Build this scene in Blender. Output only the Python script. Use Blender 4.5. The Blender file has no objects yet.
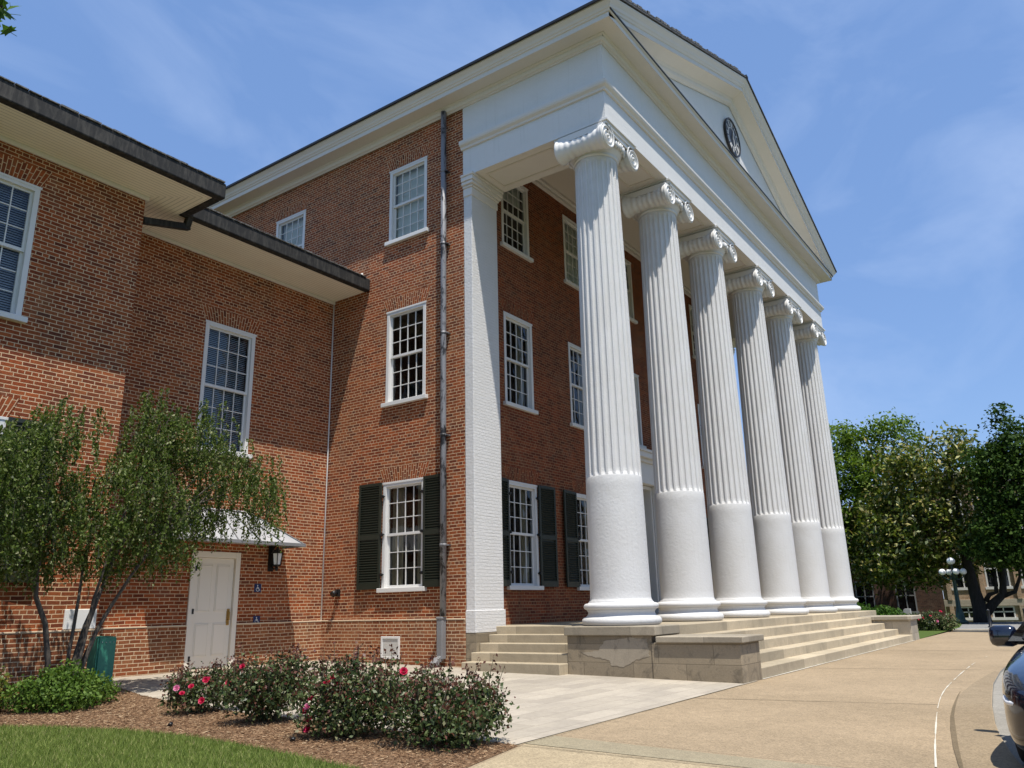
import bpy, bmesh, math, random
import numpy as np
from mathutils import Vector, Matrix
R = math.radians
random.seed(7); rng = np.random.default_rng(11)
sc = bpy.context.scene
col = sc.collection

# ------------------------------------------------------------------ camera
YAW, PITCH, ROLL, FPX = 0.958478, 0.274761, -0.023101, 793.74
def cam_axes():
    cy, sy, cp, sp = math.cos(YAW), math.sin(YAW), math.cos(PITCH), math.sin(PITCH)
    fw = Vector((sy*cp, cy*cp, sp)); rt = Vector((cy, -sy, 0)); up = rt.cross(fw)
    cr, sr = math.cos(ROLL), math.sin(ROLL)
    return fw, cr*rt + sr*up, -sr*rt + cr*up
fw, rt, up = cam_axes()
cd = bpy.data.cameras.new('camera'); cam = bpy.data.objects.new('camera', cd); col.objects.link(cam)
m = Matrix((rt, up, -fw)).transposed().to_4x4(); m.translation = Vector((-12.7804, -6.4843, 0.3303))
cam.matrix_world = m
cd.sensor_width = 36; cd.lens = FPX/1024*36; cd.clip_end = 3000; cd.clip_start = 0.05
sc.camera = cam

# ------------------------------------------------------------------ light
SUN_DIR = Vector((0.20, 0.315, -1)).normalized()
EL = math.asin(-SUN_DIR.z); AZ = math.atan2(-SUN_DIR.x, -SUN_DIR.y)
w = bpy.data.worlds.new('World'); sc.world = w; w.use_nodes = True
nt = w.node_tree; nt.nodes.clear()
out = nt.nodes.new('ShaderNodeOutputWorld'); bg = nt.nodes.new('ShaderNodeBackground')
sky = nt.nodes.new('ShaderNodeTexSky'); sky.sky_type = 'NISHITA'; sky.sun_disc = False
sky.sun_elevation = EL; sky.sun_rotation = AZ; sky.air_density = 1.0; sky.dust_density = 0.4; sky.ozone_density = 2.5
bg.inputs['Strength'].default_value = 0.128
tc = nt.nodes.new('ShaderNodeTexCoord'); mp = nt.nodes.new('ShaderNodeMapping')
mp.inputs['Scale'].default_value = (1.2, 4.5, 7.0); mp.inputs['Rotation'].default_value = (0.3, 0.2, 0.6)
nz = nt.nodes.new('ShaderNodeTexNoise'); nz.inputs['Scale'].default_value = 1.1; nz.inputs['Detail'].default_value = 6; nz.inputs['Roughness'].default_value = 0.55
nz.inputs['Distortion'].default_value = 0.6
cr_ = nt.nodes.new('ShaderNodeMapRange'); cr_.inputs['From Min'].default_value = 0.42; cr_.inputs['From Max'].default_value = 0.82
cr_.inputs['To Max'].default_value = 0.40
mx = nt.nodes.new('ShaderNodeMixRGB'); mx.inputs['Color2'].default_value = (3.6, 4.4, 6.0, 1)
nt.links.new(tc.outputs['Generated'], mp.inputs['Vector']); nt.links.new(mp.outputs[0], nz.inputs['Vector'])
nt.links.new(nz.outputs['Fac'], cr_.inputs['Value']); nt.links.new(cr_.outputs[0], mx.inputs['Fac'])
sb = nt.nodes.new('ShaderNodeMixRGB'); sb.inputs['Fac'].default_value = 0.6; sb.inputs['Color2'].default_value = (1.12, 2.06, 4.3, 1)
nt.links.new(sky.outputs[0], sb.inputs['Color1']); nt.links.new(sb.outputs[0], mx.inputs['Color1']); nt.links.new(mx.outputs[0], bg.inputs['Color']); nt.links.new(bg.outputs[0], out.inputs['Surface'])
sl = bpy.data.lights.new('sun', 'SUN'); sl.energy = 4.6; sl.angle = R(0.5); sl.color = (1, 0.95, 0.87)
so = bpy.data.objects.new('sun', sl); col.objects.link(so); so.rotation_euler = SUN_DIR.to_track_quat('-Z', 'Y').to_euler(); so.location = (-20, -30, 60)
sc.view_settings.view_transform = 'Standard'; sc.view_settings.look = 'None'; sc.view_settings.exposure = 0.5; sc.view_settings.gamma = 1
sc.view_settings.use_curve_mapping = False
sc.cycles.max_bounces = 8; sc.cycles.transparent_max_bounces = 12

# ------------------------------------------------------------------ materials
def new_mat(name):
    mt = bpy.data.materials.new(name); mt.use_nodes = True
    return mt, mt.node_tree, mt.node_tree.nodes['Principled BSDF']
def N(t, kind, **kw):
    n = t.nodes.new(kind)
    for k, v in kw.items():
        if k.startswith('i_'): n.inputs[k[2:].replace('_', ' ')].default_value = v
        else: setattr(n, k, v)
    return n
def ramp(t, stops):
    n = t.nodes.new('ShaderNodeValToRGB'); e = n.color_ramp.elements
    while len(e) < len(stops): e.new(0.5)
    for x, (p, c) in zip(e, stops): x.position = p; x.color = (*c, 1)
    return n
def L(t, a, b): t.links.new(a, b)
def mix(t, kind, fac, a, b):
    n = t.nodes.new('ShaderNodeMixRGB'); n.blend_type = kind
    for s, v in (('Fac', fac), ('Color1', a), ('Color2', b)):
        if hasattr(v, 'is_output'): t.links.new(v, n.inputs[s])
        elif isinstance(v, (int, float)): n.inputs[s].default_value = v
        else: n.inputs[s].default_value = (*v, 1)
    return n.outputs[0]
def coord(t, uv=False):
    n = t.nodes.new('ShaderNodeTexCoord'); return n.outputs['UV' if uv else 'Object']
def noise(t, vec, scale, detail=4, rough=0.55, dist=0.0):
    n = N(t, 'ShaderNodeTexNoise', i_Scale=scale, i_Detail=detail, i_Roughness=rough, i_Distortion=dist); L(t, vec, n.inputs['Vector']); return n.outputs['Fac']
def mrange(t, v, a, b, c=0.0, d=1.0):
    n = N(t, 'ShaderNodeMapRange'); L(t, v, n.inputs['Value'])
    for k, x in zip(('From Min', 'From Max', 'To Min', 'To Max'), (a, b, c, d)): n.inputs[k].default_value = x
    return n.outputs[0]
def bump(t, p, h, strength=0.3, dist=0.02):
    n = N(t, 'ShaderNodeBump', i_Strength=strength, i_Distance=dist); L(t, h, n.inputs['Height']); L(t, n.outputs[0], p.inputs['Normal'])
def brick_tex(t, vec, bw=0.21, rh=0.0675, ms=0.0072, sq=0.5, sqf=6):
    b = N(t, 'ShaderNodeTexBrick', offset=0.5, offset_frequency=2, squash=sq, squash_frequency=sqf)
    b.inputs['Scale'].default_value = 1; b.inputs['Brick Width'].default_value = bw; b.inputs['Row Height'].default_value = rh
    b.inputs['Mortar Size'].default_value = ms; b.inputs['Mortar Smooth'].default_value = 0.25; b.inputs['Bias'].default_value = 0
    b.inputs['Color1'].default_value = (0, 0, 0, 1); b.inputs['Color2'].default_value = (1, 1, 1, 1); b.inputs['Mortar'].default_value = (.5, .5, .5, 1)
    if vec: L(t, vec, b.inputs['Vector'])
    return b
def make_brick(name, stops, mortar, warm=0.5, rh=0.0675, bw=0.21):
    mt, t, p = new_mat(name); uv = coord(t, True); ob = coord(t)
    # slight waviness so that the courses are not ruler straight
    wob = N(t, 'ShaderNodeTexNoise', i_Scale=2.3, i_Detail=2); L(t, uv, wob.inputs['Vector'])
    vm = N(t, 'ShaderNodeVectorMath', operation='SCALE'); L(t, wob.outputs['Color'], vm.inputs[0]); vm.inputs['Scale'].default_value = 0.022
    va = N(t, 'ShaderNodeVectorMath', operation='ADD'); L(t, uv, va.inputs[0]); L(t, vm.outputs[0], va.inputs[1])
    b = brick_tex(t, va.outputs[0], bw=bw, rh=rh)
    r = ramp(t, stops); L(t, b.outputs['Color'], r.inputs[0])
    big = mrange(t, noise(t, uv, 0.55, 5, 0.6, 0.5), 0.35, 0.7)
    c = mix(t, 'MIX', big, r.outputs[0], mix(t, 'MULTIPLY', 1.0, r.outputs[0], (1.25, 0.92, 0.74)))
    fine = mrange(t, noise(t, uv, 26, 4, 0.65), 0.25, 0.8, 0.62, 1.25)
    c = mix(t, 'MULTIPLY', 1.0, c, fine)
    stain = mrange(t, noise(t, uv, 1.6, 6, 0.7, 1.0), 0.54, 0.74, 0.0, 0.5)
    c = mix(t, 'MIX', stain, c, (0.15, 0.10, 0.07))
    mo = mix(t, 'MIX', mrange(t, noise(t, uv, 3.0, 5, 0.7), 0.3, 0.75), mortar, tuple(x*0.62 for x in mortar))
    c = mix(t, 'MIX', b.outputs['Fac'], c, mo)
    mps = N(t, 'ShaderNodeMapping'); L(t, uv, mps.inputs[0]); mps.inputs['Scale'].default_value = (2.6, 0.22, 1)
    c = mix(t, 'MULTIPLY', mrange(t, noise(t, mps.outputs[0], 1.0, 6, 0.65, 0.4), 0.52, 0.72, 0.0, 0.55), c, (0.56, 0.54, 0.54))
    pal = mrange(t, noise(t, uv, 0.8, 5, 0.7, 0.9), 0.56, 0.72, 0.0, 0.28); c = mix(t, 'MIX', pal, c, (0.36, 0.2, 0.11))
    L(t, c, p.inputs['Base Color']); p.inputs['Roughness'].default_value = 0.88; p.inputs['Specular IOR Level'].default_value = 0.25
    inv = N(t, 'ShaderNodeMath', operation='MULTIPLY_ADD'); L(t, b.outputs['Fac'], inv.inputs[0]); inv.inputs[1].default_value = -1; L(t, noise(t, uv, 60, 3), inv.inputs[2])
    bump(t, p, inv.outputs[0], 0.6, 0.008)
    return mt
M = {}
BR = [(0.0, (0.115, 0.034, 0.017)), (0.16, (0.175, 0.049, 0.019)), (0.6, (0.24, 0.067, 0.022)), (0.88, (0.31, 0.096, 0.031)), (1.0, (0.23, 0.09, 0.038))]
M['brick'] = make_brick('red_brick', BR, (0.70, 0.50, 0.31))
M['brick_low'] = make_brick('weathered_brick', [(0, (0.16, 0.058, 0.026)), (0.5, (0.225, 0.082, 0.034)), (1, (0.27, 0.13, 0.062))], (0.70, 0.53, 0.34))
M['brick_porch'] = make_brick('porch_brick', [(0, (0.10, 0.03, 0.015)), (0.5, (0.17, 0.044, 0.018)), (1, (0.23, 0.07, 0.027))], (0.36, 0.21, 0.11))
M['brick_far'] = make_brick('far_brick_painted_shade', [(0, (0.045, 0.026, 0.02)), (0.5, (0.07, 0.038, 0.027)), (1, (0.09, 0.05, 0.035))], (0.12, 0.09, 0.07), rh=0.075)  # dark red brick, darkened further so its colour carries the tree shade
M['brick_tan'] = make_brick('tan_brick', [(0, (0.31, 0.25, 0.175)), (0.5, (0.37, 0.30, 0.21)), (1, (0.42, 0.345, 0.25))], (0.48, 0.42, 0.33), rh=0.075)
def paint(name, c, rough=0.55, dirt=0.12, bscale=40, bstr=0.12, courses=False, drip=False, spec=0.4):
    mt, t, p = new_mat(name); ob = coord(t)
    n1 = mrange(t, noise(t, ob, 1.3, 6, 0.65, 0.4), 0.4, 0.8, 0.0, dirt)
    cc = mix(t, 'MIX', n1, c, tuple(x*y for x, y in zip(c, (0.70, 0.66, 0.58))))
    n2 = mrange(t, noise(t, ob, 14, 5, 0.7), 0.6, 0.85, 0.0, dirt*1.2)
    cc = mix(t, 'MIX', n2, cc, tuple(x*0.6 for x in c))
    if drip:
        mpn = N(t, 'ShaderNodeMapping'); L(t, ob, mpn.inputs[0]); mpn.inputs['Scale'].default_value = (7, 7, 0.35)
        n3 = mrange(t, noise(t, mpn.outputs[0], 1.6, 4, 0.6), 0.58, 0.8, 0.0, 0.22)
        cc = mix(t, 'MIX', n3, cc, tuple(x*y for x, y in zip(c, (0.55, 0.52, 0.46))))
    L(t, cc, p.inputs['Base Color']); p.inputs['Roughness'].default_value = rough; p.inputs['Specular IOR Level'].default_value = spec
    h = noise(t, ob, bscale, 5, 0.6)
    if courses:
        b = brick_tex(t, coord(t, True)); ml = N(t, 'ShaderNodeMath', operation='MULTIPLY_ADD'); L(t, b.outputs['Fac'], ml.inputs[0]); ml.inputs[1].default_value = -courses; L(t, h, ml.inputs[2]); h = ml.outputs[0]
    if bstr: bump(t, p, h, bstr, 0.012)
    return mt
WH = (0.67, 0.66, 0.635)
M['ledge'] = paint('pale_mortar_ledge', (0.62, 0.49, 0.34), 0.9, 0.3)
M['white'] = paint('white_trim_paint', WH)
M['white_ent'] = paint('white_painted_entablature', WH, 0.6, 0.14, 30, 0.35, 1.3, drip=True)
M['white_brick'] = paint('white_painted_brick', (0.66, 0.65, 0.63), 0.6, 0.16, 25, 0.9, 1.6)
M['stucco'] = paint('white_stucco', (0.575, 0.57, 0.555), 0.75, 0.3, 20, 0.55, drip=True)
M['flute'] = paint('white_fluted_shaft', (0.62, 0.615, 0.60), 0.7, 0.35, 38, 0.9, drip=True)
M['cream'] = paint('cream_cornice_paint', (0.67, 0.635, 0.58), 0.55, 0.16)
M['ceil'] = paint('porch_ceiling_paint', (0.62, 0.57, 0.50), 0.6, 0.08)
M['door'] = paint('cream_door_paint', (0.76, 0.70, 0.60), 0.4, 0.05, 60, 0.04)
M['shut'] = paint('dark_green_shutter_paint', (0.019, 0.024, 0.016), 0.45, 0.3, 80, 0.05)
M['bin'] = paint('green_bin_paint', (0.03, 0.19, 0.13), 0.5, 0.25, 60, 0.08)
M['black'] = paint('black_iron', (0.012, 0.012, 0.013), 0.4, 0.1, 80, 0.05)
M['brass'] = paint('brass', (0.42, 0.28, 0.09), 0.35, 0.2); M['brass'].node_tree.nodes['Principled BSDF'].inputs['Metallic'].default_value = 0.8
M['galv'] = paint('grey_downspout', (0.21, 0.21, 0.215), 0.45, 0.5, 30, 0.2)
M['lampgreen'] = paint('dark_green_lamp_post', (0.01, 0.035, 0.028), 0.4, 0.2)
M['signblue'] = paint('blue_sign', (0.015, 0.03, 0.10), 0.4, 0.05, 50, 0)
M['plaque'] = paint('white_marble_plaque', (0.74, 0.73, 0.70), 0.5, 0.25, 20, 0.1)
M['ventm'] = paint('vent_metal', (0.50, 0.49, 0.46), 0.5, 0.3)
def soffit(name, c, axis):
    mt, t, p = new_mat(name); ob = coord(t); s = N(t, 'ShaderNodeSeparateXYZ'); L(t, ob, s.inputs[0])
    a = N(t, 'ShaderNodeMath', operation='MULTIPLY'); L(t, s.outputs[axis], a.inputs[0]); a.inputs[1].default_value = 1/0.085
    f = N(t, 'ShaderNodeMath', operation='FRACT'); L(t, a.outputs[0], f.inputs[0])
    g = mrange(t, f.outputs[0], 0.08, 0.2, 1.0, 0.0)
    cc = mix(t, 'MIX', mrange(t, noise(t, ob, 1.5, 5, 0.6), 0.4, 0.8, 0, 0.25), c, tuple(x*0.75 for x in c))
    cc = mix(t, 'MIX', g, cc, tuple(x*0.55 for x in c))  # shade inside the board grooves is mixed into the colour
    L(t, cc, p.inputs['Base Color']); p.inputs['Roughness'].default_value = 0.55
    iv = N(t, 'ShaderNodeMath', operation='SUBTRACT'); iv.inputs[0].default_value = 1; L(t, g, iv.inputs[1]); bump(t, p, iv.outputs[0], 0.6, 0.01)
    return mt
M['soffX'] = soffit('beadboard_along_front', (0.86, 0.81, 0.69), 1)
M['soffY'] = soffit('beadboard_along_side', (0.86, 0.81, 0.69), 0)
def weather(name, c1, c2, sc_=(3, 3, 3), rough=0.6, lo=0.4, hi=0.65, metal=0.0, b=0.3):
    mt, t, p = new_mat(name); ob = coord(t); mpn = N(t, 'ShaderNodeMapping'); L(t, ob, mpn.inputs[0]); mpn.inputs['Scale'].default_value = sc_
    n = noise(t, mpn.outputs[0], 1.0, 8, 0.7, 0.3)
    cc = mix(t, 'MIX', mrange(t, n, lo, hi), c1, c2); L(t, cc, p.inputs['Base Color'])
    p.inputs['Roughness'].default_value = rough; p.inputs['Metallic'].default_value = metal
    bump(t, p, n, b, 0.02); return mt
M['gutter'] = weather('weathered_black_gutter', (0.008, 0.008, 0.008), (0.06, 0.055, 0.047), (12, 12, 2.5), 0.8, 0.46, 0.72)
M['gutcap'] = weather('grey_slate_edge', (0.03, 0.03, 0.03), (0.2, 0.19, 0.18), (14, 14, 14), 0.8, 0.4, 0.65)
M['roof'] = weather('dark_slate_roof', (0.03, 0.03, 0.032), (0.08, 0.08, 0.08), (6, 6, 6), 0.8)
M['metalroof'] = weather('pale_metal_canopy', (0.42, 0.43, 0.44), (0.55, 0.55, 0.56), (2, 2, 2), 0.4, 0.3, 0.7, 0.3, 0.05)
M['pipe'] = weather('peeling_downspout_paint', (0.21, 0.21, 0.22), (0.012, 0.012, 0.014), (6, 6, 2.2), 0.55, 0.5, 0.58, 0.15)
M['bark'] = weather('dark_bark', (0.045, 0.036, 0.027), (0.11, 0.092, 0.072), (18, 18, 5), 0.9, b=0.8)
M['barkdark'] = weather('black_bark', (0.014, 0.012, 0.010), (0.035, 0.03, 0.025), (14, 14, 4), 0.9, b=0.8)
def stone(name, c, blk=None, stain=0.35, bs=0.25, rough=0.85):
    mt, t, p = new_mat(name); ob = coord(t); uv = coord(t, True)
    cc = mix(t, 'MIX', mrange(t, noise(t, ob, 0.9, 6, 0.7, 0.6), 0.35, 0.75), c, tuple(x*0.74 for x in c))
    cc = mix(t, 'MULTIPLY', 1.0, cc, mrange(t, noise(t, ob, 45, 4, 0.7), 0.2, 0.8, 0.84, 1.12))
    cc = mix(t, 'MIX', mrange(t, noise(t, ob, 2.2, 8, 0.75, 1.2), 0.50, 0.66, 0, stain), cc, (0.10, 0.086, 0.066))
    h = noise(t, ob, 30, 6, 0.7)
    if blk:
        b = brick_tex(t, uv, blk[0], blk[1], 0.005, 1.0, 2)
        cc = mix(t, 'MULTIPLY', 0.35, cc, b.outputs['Color'])
        cc = mix(t, 'MIX', b.outputs['Fac'], cc, tuple(x*0.42 for x in c))
        ml = N(t, 'ShaderNodeMath', operation='MULTIPLY_ADD'); L(t, b.outputs['Fac'], ml.inputs[0]); ml.inputs[1].default_value = -1.5; L(t, h, ml.inputs[2]); h = ml.outputs[0]
    L(t, cc, p.inputs['Base Color']); p.inputs['Roughness'].default_value = rough; p.inputs['Specular IOR Level'].default_value = 0.25
    bump(t, p, h, bs, 0.012); return mt
M['step'] = stone('limestone_step', (0.55, 0.46, 0.32), (1.5, 5.0), 0.18)
M['block'] = stone('stained_limestone_block', (0.345, 0.28, 0.19), (0.95, 0.3), 0.75)
M['patch'] = stone('grey_render_patch', (0.37, 0.315, 0.235), None, 0.8)
M['cap'] = stone('limestone_coping', (0.43, 0.37, 0.275), (1.3, 5.0), 0.3)
M['capfar'] = stone('clean_limestone', (0.50, 0.44, 0.34), (0.9, 0.33), 0.12)
def aggregate(name, c, c2, sc_=180):
    mt, t, p = new_mat(name); ob = coord(t)
    cc = mix(t, 'MIX', mrange(t, noise(t, ob, 0.5, 7, 0.65, 0.5), 0.35, 0.7), c, c2)
    v = N(t, 'ShaderNodeTexVoronoi', i_Scale=sc_*0.45); L(t, ob, v.inputs['Vector'])
    bw_ = N(t, 'ShaderNodeRGBToBW'); L(t, v.outputs['Color'], bw_.inputs[0])
    cc = mix(t, 'MULTIPLY', 1.0, cc, mrange(t, bw_.outputs[0], 0.1, 0.9, 0.74, 1.24))
    cc = mix(t, 'MULTIPLY', 1.0, cc, mrange(t, noise(t, ob, 7, 6, 0.7), 0.3, 0.75, 0.86, 1.08))
    cc = mix(t, 'MIX', mrange(t, noise(t, ob, 1.3, 8, 0.8, 1.5), 0.54, 0.72, 0, 0.38), cc, tuple(x*0.55 for x in c))
    L(t, cc, p.inputs['Base Color']); p.inputs['Roughness'].default_value = 0.9; p.inputs['Specular IOR Level'].default_value = 0.2
    bump(t, p, v.outputs['Distance'], 0.3, 0.006); return mt
M['agg'] = aggregate('tan_exposed_aggregate', (0.325, 0.248, 0.158), (0.262, 0.20, 0.126))
M['agg2'] = aggregate('pale_aggregate', (0.38, 0.305, 0.195), (0.32, 0.255, 0.16))
M['agg3'] = aggregate('worn_aggregate', (0.27, 0.21, 0.135), (0.23, 0.175, 0.11))
M['conc'] = aggregate('grey_brown_concrete', (0.29, 0.25, 0.165), (0.25, 0.21, 0.14), 300)
M['kerbdark'] = aggregate('painted_kerb_shade', (0.17, 0.13, 0.08), (0.13, 0.10, 0.06), 300)
M['pan'] = aggregate('pale_concrete_gutter', (0.28, 0.262, 0.225), (0.24, 0.222, 0.19), 300)
M['asphalt'] = aggregate('asphalt', (0.06, 0.06, 0.06), (0.045, 0.045, 0.046), 250)
M['greypave'] = aggregate('grey_pavement', (0.24, 0.235, 0.22), (0.2, 0.195, 0.18), 250)
def paver():
    mt, t, p = new_mat('stone_paving'); ob = coord(t)
    b = brick_tex(t, ob, 0.60, 0.30, 0.004, 1.5, 3); b.offset = 0.37
    cc = mix(t, 'MIX', mrange(t, noise(t, ob, 0.7, 7, 0.7, 0.8), 0.3, 0.72), (0.46, 0.405, 0.32), (0.34, 0.30, 0.245))
    cc = mix(t, 'MULTIPLY', 0.2, cc, b.outputs['Color'])
    cc = mix(t, 'MULTIPLY', 1.0, cc, mrange(t, noise(t, ob, 18, 6, 0.7), 0.25, 0.8, 0.85, 1.12))
    mp2 = N(t, 'ShaderNodeMapping'); L(t, ob, mp2.inputs[0]); mp2.inputs['Scale'].default_value = (0.6, 2.4, 1)
    cc = mix(t, 'MIX', mrange(t, noise(t, mp2.outputs[0], 1.1, 7, 0.75, 0.8), 0.5, 0.72, 0, 0.6), cc, (0.27, 0.24, 0.2))
    cc = mix(t, 'MIX', b.outputs['Fac'], cc, (0.22, 0.19, 0.15))
    L(t, cc, p.inputs['Base Color']); p.inputs['Roughness'].default_value = 0.85; p.inputs['Specular IOR Level'].default_value = 0.25
    iv = N(t, 'ShaderNodeMath', operation='SUBTRACT'); iv.inputs[0].default_value = 1; L(t, b.outputs['Fac'], iv.inputs[1]); bump(t, p, iv.outputs[0], 0.4, 0.006)
    return mt
M['paver'] = paver()
def soil(name, c1, c2, s):
    mt, t, p = new_mat(name); ob = coord(t); n = noise(t, ob, s, 8, 0.75)
    L(t, mix(t, 'MIX', mrange(t, n, 0.3, 0.7), c1, c2), p.inputs['Base Color']); p.inputs['Roughness'].default_value = 0.95; p.inputs['Specular IOR Level'].default_value = 0.1
    bump(t, p, n, 0.9, 0.03); return mt
M['mulch'] = soil('mulch_soil', (0.12, 0.070, 0.038), (0.27, 0.17, 0.10), 35)
M['lawn'] = soil('lawn_soil', (0.045, 0.075, 0.016), (0.09, 0.13, 0.03), 20)
M['field'] = soil('far_ground', (0.07, 0.10, 0.03), (0.12, 0.13, 0.06), 2)
def island(name, stops, rough=0.5, trans=0.25, spec=0.3):
    mt, t, p = new_mat(name); g = N(t, 'ShaderNodeNewGeometry'); r = ramp(t, stops); L(t, g.outputs['Random Per Island'], r.inputs[0])
    L(t, r.outputs[0], p.inputs['Base Color']); p.inputs['Roughness'].default_value = rough; p.inputs['Specular IOR Level'].default_value = spec
    if trans:
        tr = N(t, 'ShaderNodeBsdfTranslucent'); ms = N(t, 'ShaderNodeMixShader'); ms.inputs[0].default_value = trans
        hs = N(t, 'ShaderNodeHueSaturation', i_Value=1.5, i_Saturation=1.1); L(t, r.outputs[0], hs.inputs['Color']); L(t, hs.outputs[0], tr.inputs['Color'])
        L(t, p.outputs[0], ms.inputs[1]); L(t, tr.outputs[0], ms.inputs[2]); L(t, ms.outputs[0], t.nodes['Material Output'].inputs['Surface'])
    return mt
M['leaf_weep'] = island('weeping_holly_leaf', [(0, (0.03, 0.055, 0.01)), (0.55, (0.08, 0.118, 0.024)), (0.88, (0.145, 0.19, 0.05)), (1, (0.36, 0.36, 0.2))], 0.45, 0.35, 0.15)
M['leaf_rose'] = island('rose_leaf', [(0, (0.022, 0.038, 0.014)), (0.5, (0.058, 0.085, 0.028)), (0.8, (0.105, 0.135, 0.05)), (0.93, (0.2, 0.2, 0.1)), (1, (0.38, 0.34, 0.22))], 0.4, 0.22, 0.2)
M['leaf_rosenew'] = island('red_new_rose_leaf', [(0, (0.07, 0.022, 0.018)), (1, (0.16, 0.07, 0.045))], 0.4, 0.2)
M['leaf_shrub'] = island('bright_shrub_leaf', [(0, (0.04, 0.075, 0.013)), (0.6, (0.085, 0.15, 0.024)), (1, (0.15, 0.22, 0.05))], 0.5, 0.3, 0.12)
M['leaf_yellow'] = island('yellow_green_leaf', [(0, (0.06, 0.10, 0.02)), (0.6, (0.14, 0.18, 0.04)), (1, (0.34, 0.26, 0.07))], 0.45, 0.3)
M['leaf_oak'] = island('light_tree_leaf', [(0, (0.05, 0.085, 0.012)), (0.6, (0.10, 0.165, 0.022)), (1, (0.18, 0.25, 0.045))], 0.55, 0.35, 0.1)
M['leaf_mag'] = island('magnolia_leaf', [(0, (0.03, 0.055, 0.008)), (0.5, (0.09, 0.125, 0.018)), (0.76, (0.19, 0.21, 0.035)), (0.9, (0.26, 0.2, 0.055)), (1, (0.5, 0.48, 0.22))], 0.38, 0.2, 0.3)
M['leaf_maple'] = island('dark_maple_leaf', [(0, (0.014, 0.034, 0.006)), (0.6, (0.036, 0.07, 0.012)), (1, (0.075, 0.12, 0.025))], 0.6, 0.22, 0.08)
M['leaf_hedge'] = island('hedge_leaf', [(0, (0.025, 0.06, 0.01)), (0.6, (0.055, 0.115, 0.02)), (1, (0.1, 0.17, 0.03))], 0.55, 0.25, 0.1)
M['petal'] = island('red_rose_petal', [(0, (0.34, 0.006, 0.03)), (1, (0.55, 0.025, 0.085))], 0.5, 0.2)
M['petalp'] = island('pink_rose_petal', [(0, (0.5, 0.08, 0.2)), (1, (0.7, 0.25, 0.4))], 0.5, 0.2)
M['grass'] = island('grass_blade', [(0, (0.095, 0.135, 0.025)), (0.6, (0.18, 0.235, 0.055)), (0.9, (0.26, 0.30, 0.09)), (1, (0.42, 0.37, 0.18))], 0.65, 0.3, 0.1)
M['straw'] = island('mulch_chip', [(0, (0.10, 0.052, 0.026)), (0.5, (0.235, 0.135, 0.07)), (0.9, (0.38, 0.25, 0.14)), (1, (0.52, 0.4, 0.25))], 0.9, 0)
M['stem'] = weather('green_brown_stem', (0.04, 0.045, 0.02), (0.09, 0.07, 0.04), (20, 20, 20), 0.8)
def glass(name, tint, ref=1.0):
    mt, t, p = new_mat(name); t.nodes.remove(p); o = t.nodes['Material Output']
    tr = N(t, 'ShaderNodeBsdfTransparent'); tr.inputs[0].default_value = (*tint, 1)
    gl = N(t, 'ShaderNodeBsdfGlossy'); gl.inputs['Roughness'].default_value = 0.015; gl.inputs[0].default_value = (0.95, 0.97, 1, 1)
    ob = coord(t); nn = noise(t, ob, 1.4, 2); bn = N(t, 'ShaderNodeBump', i_Strength=0.10, i_Distance=0.2); L(t, nn, bn.inputs['Height']); L(t, bn.outputs[0], gl.inputs['Normal'])
    fr = N(t, 'ShaderNodeFresnel', i_IOR=1.6); ml = N(t, 'ShaderNodeMath', operation='MULTIPLY'); L(t, fr.outputs[0], ml.inputs[0]); ml.inputs[1].default_value = ref
    ms = N(t, 'ShaderNodeMixShader'); L(t, ml.outputs[0], ms.inputs[0]); L(t, tr.outputs[0], ms.inputs[1]); L(t, gl.outputs[0], ms.inputs[2]); L(t, ms.outputs[0], o.inputs['Surface'])
    return mt
M['glass'] = glass('window_glass', (0.86, 0.9, 0.9), 0.7)
M['room'] = paint('dark_room', (0.035, 0.026, 0.02), 0.9, 0.2, 10, 0)
M['shade'] = paint('pale_roller_shade', (0.70, 0.71, 0.64), 0.8, 0.1, 10, 0)
M['curtain'] = paint('beige_curtain', (0.34, 0.29, 0.19), 0.9, 0.1, 30, 0.2)
M['blind'] = paint('grey_blue_blind', (0.46, 0.49, 0.53), 0.6, 0.05, 30, 0)
M['carpaint'] = paint('dark_navy_car_paint', (0.004, 0.006, 0.016), 0.12, 0.0, 10, 0, spec=0.6); M['carpaint'].node_tree.nodes['Principled BSDF'].inputs['Coat Weight'].default_value = 0.8
M['carglass'] = paint('car_glass', (0.006, 0.007, 0.008), 0.03, 0.0, 10, 0, spec=0.7)
M['tyre'] = paint('tyre_rubber', (0.015, 0.015, 0.015), 0.85, 0.1)
M['chrome'] = paint('bright_metal', (0.6, 0.6, 0.62), 0.2, 0.0, 10, 0); M['chrome'].node_tree.nodes['Principled BSDF'].inputs['Metallic'].default_value = 1.0
M['lens'] = paint('headlight_lens', (0.75, 0.76, 0.78), 0.06, 0.0, 10, 0, spec=0.8)
M['globe'] = paint('white_lamp_globe', (0.86, 0.86, 0.84), 0.3, 0.02, 10, 0)
M['line'] = paint('worn_white_road_paint', (0.56, 0.53, 0.45), 0.8, 0.5, 60, 0.1)
M['joint'] = soil('dark_joint', (0.08, 0.065, 0.045), (0.14, 0.115, 0.08), 40)
M['stonegrey'] = stone('grey_marker_stone', (0.40, 0.39, 0.36), None, 0.3)

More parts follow.
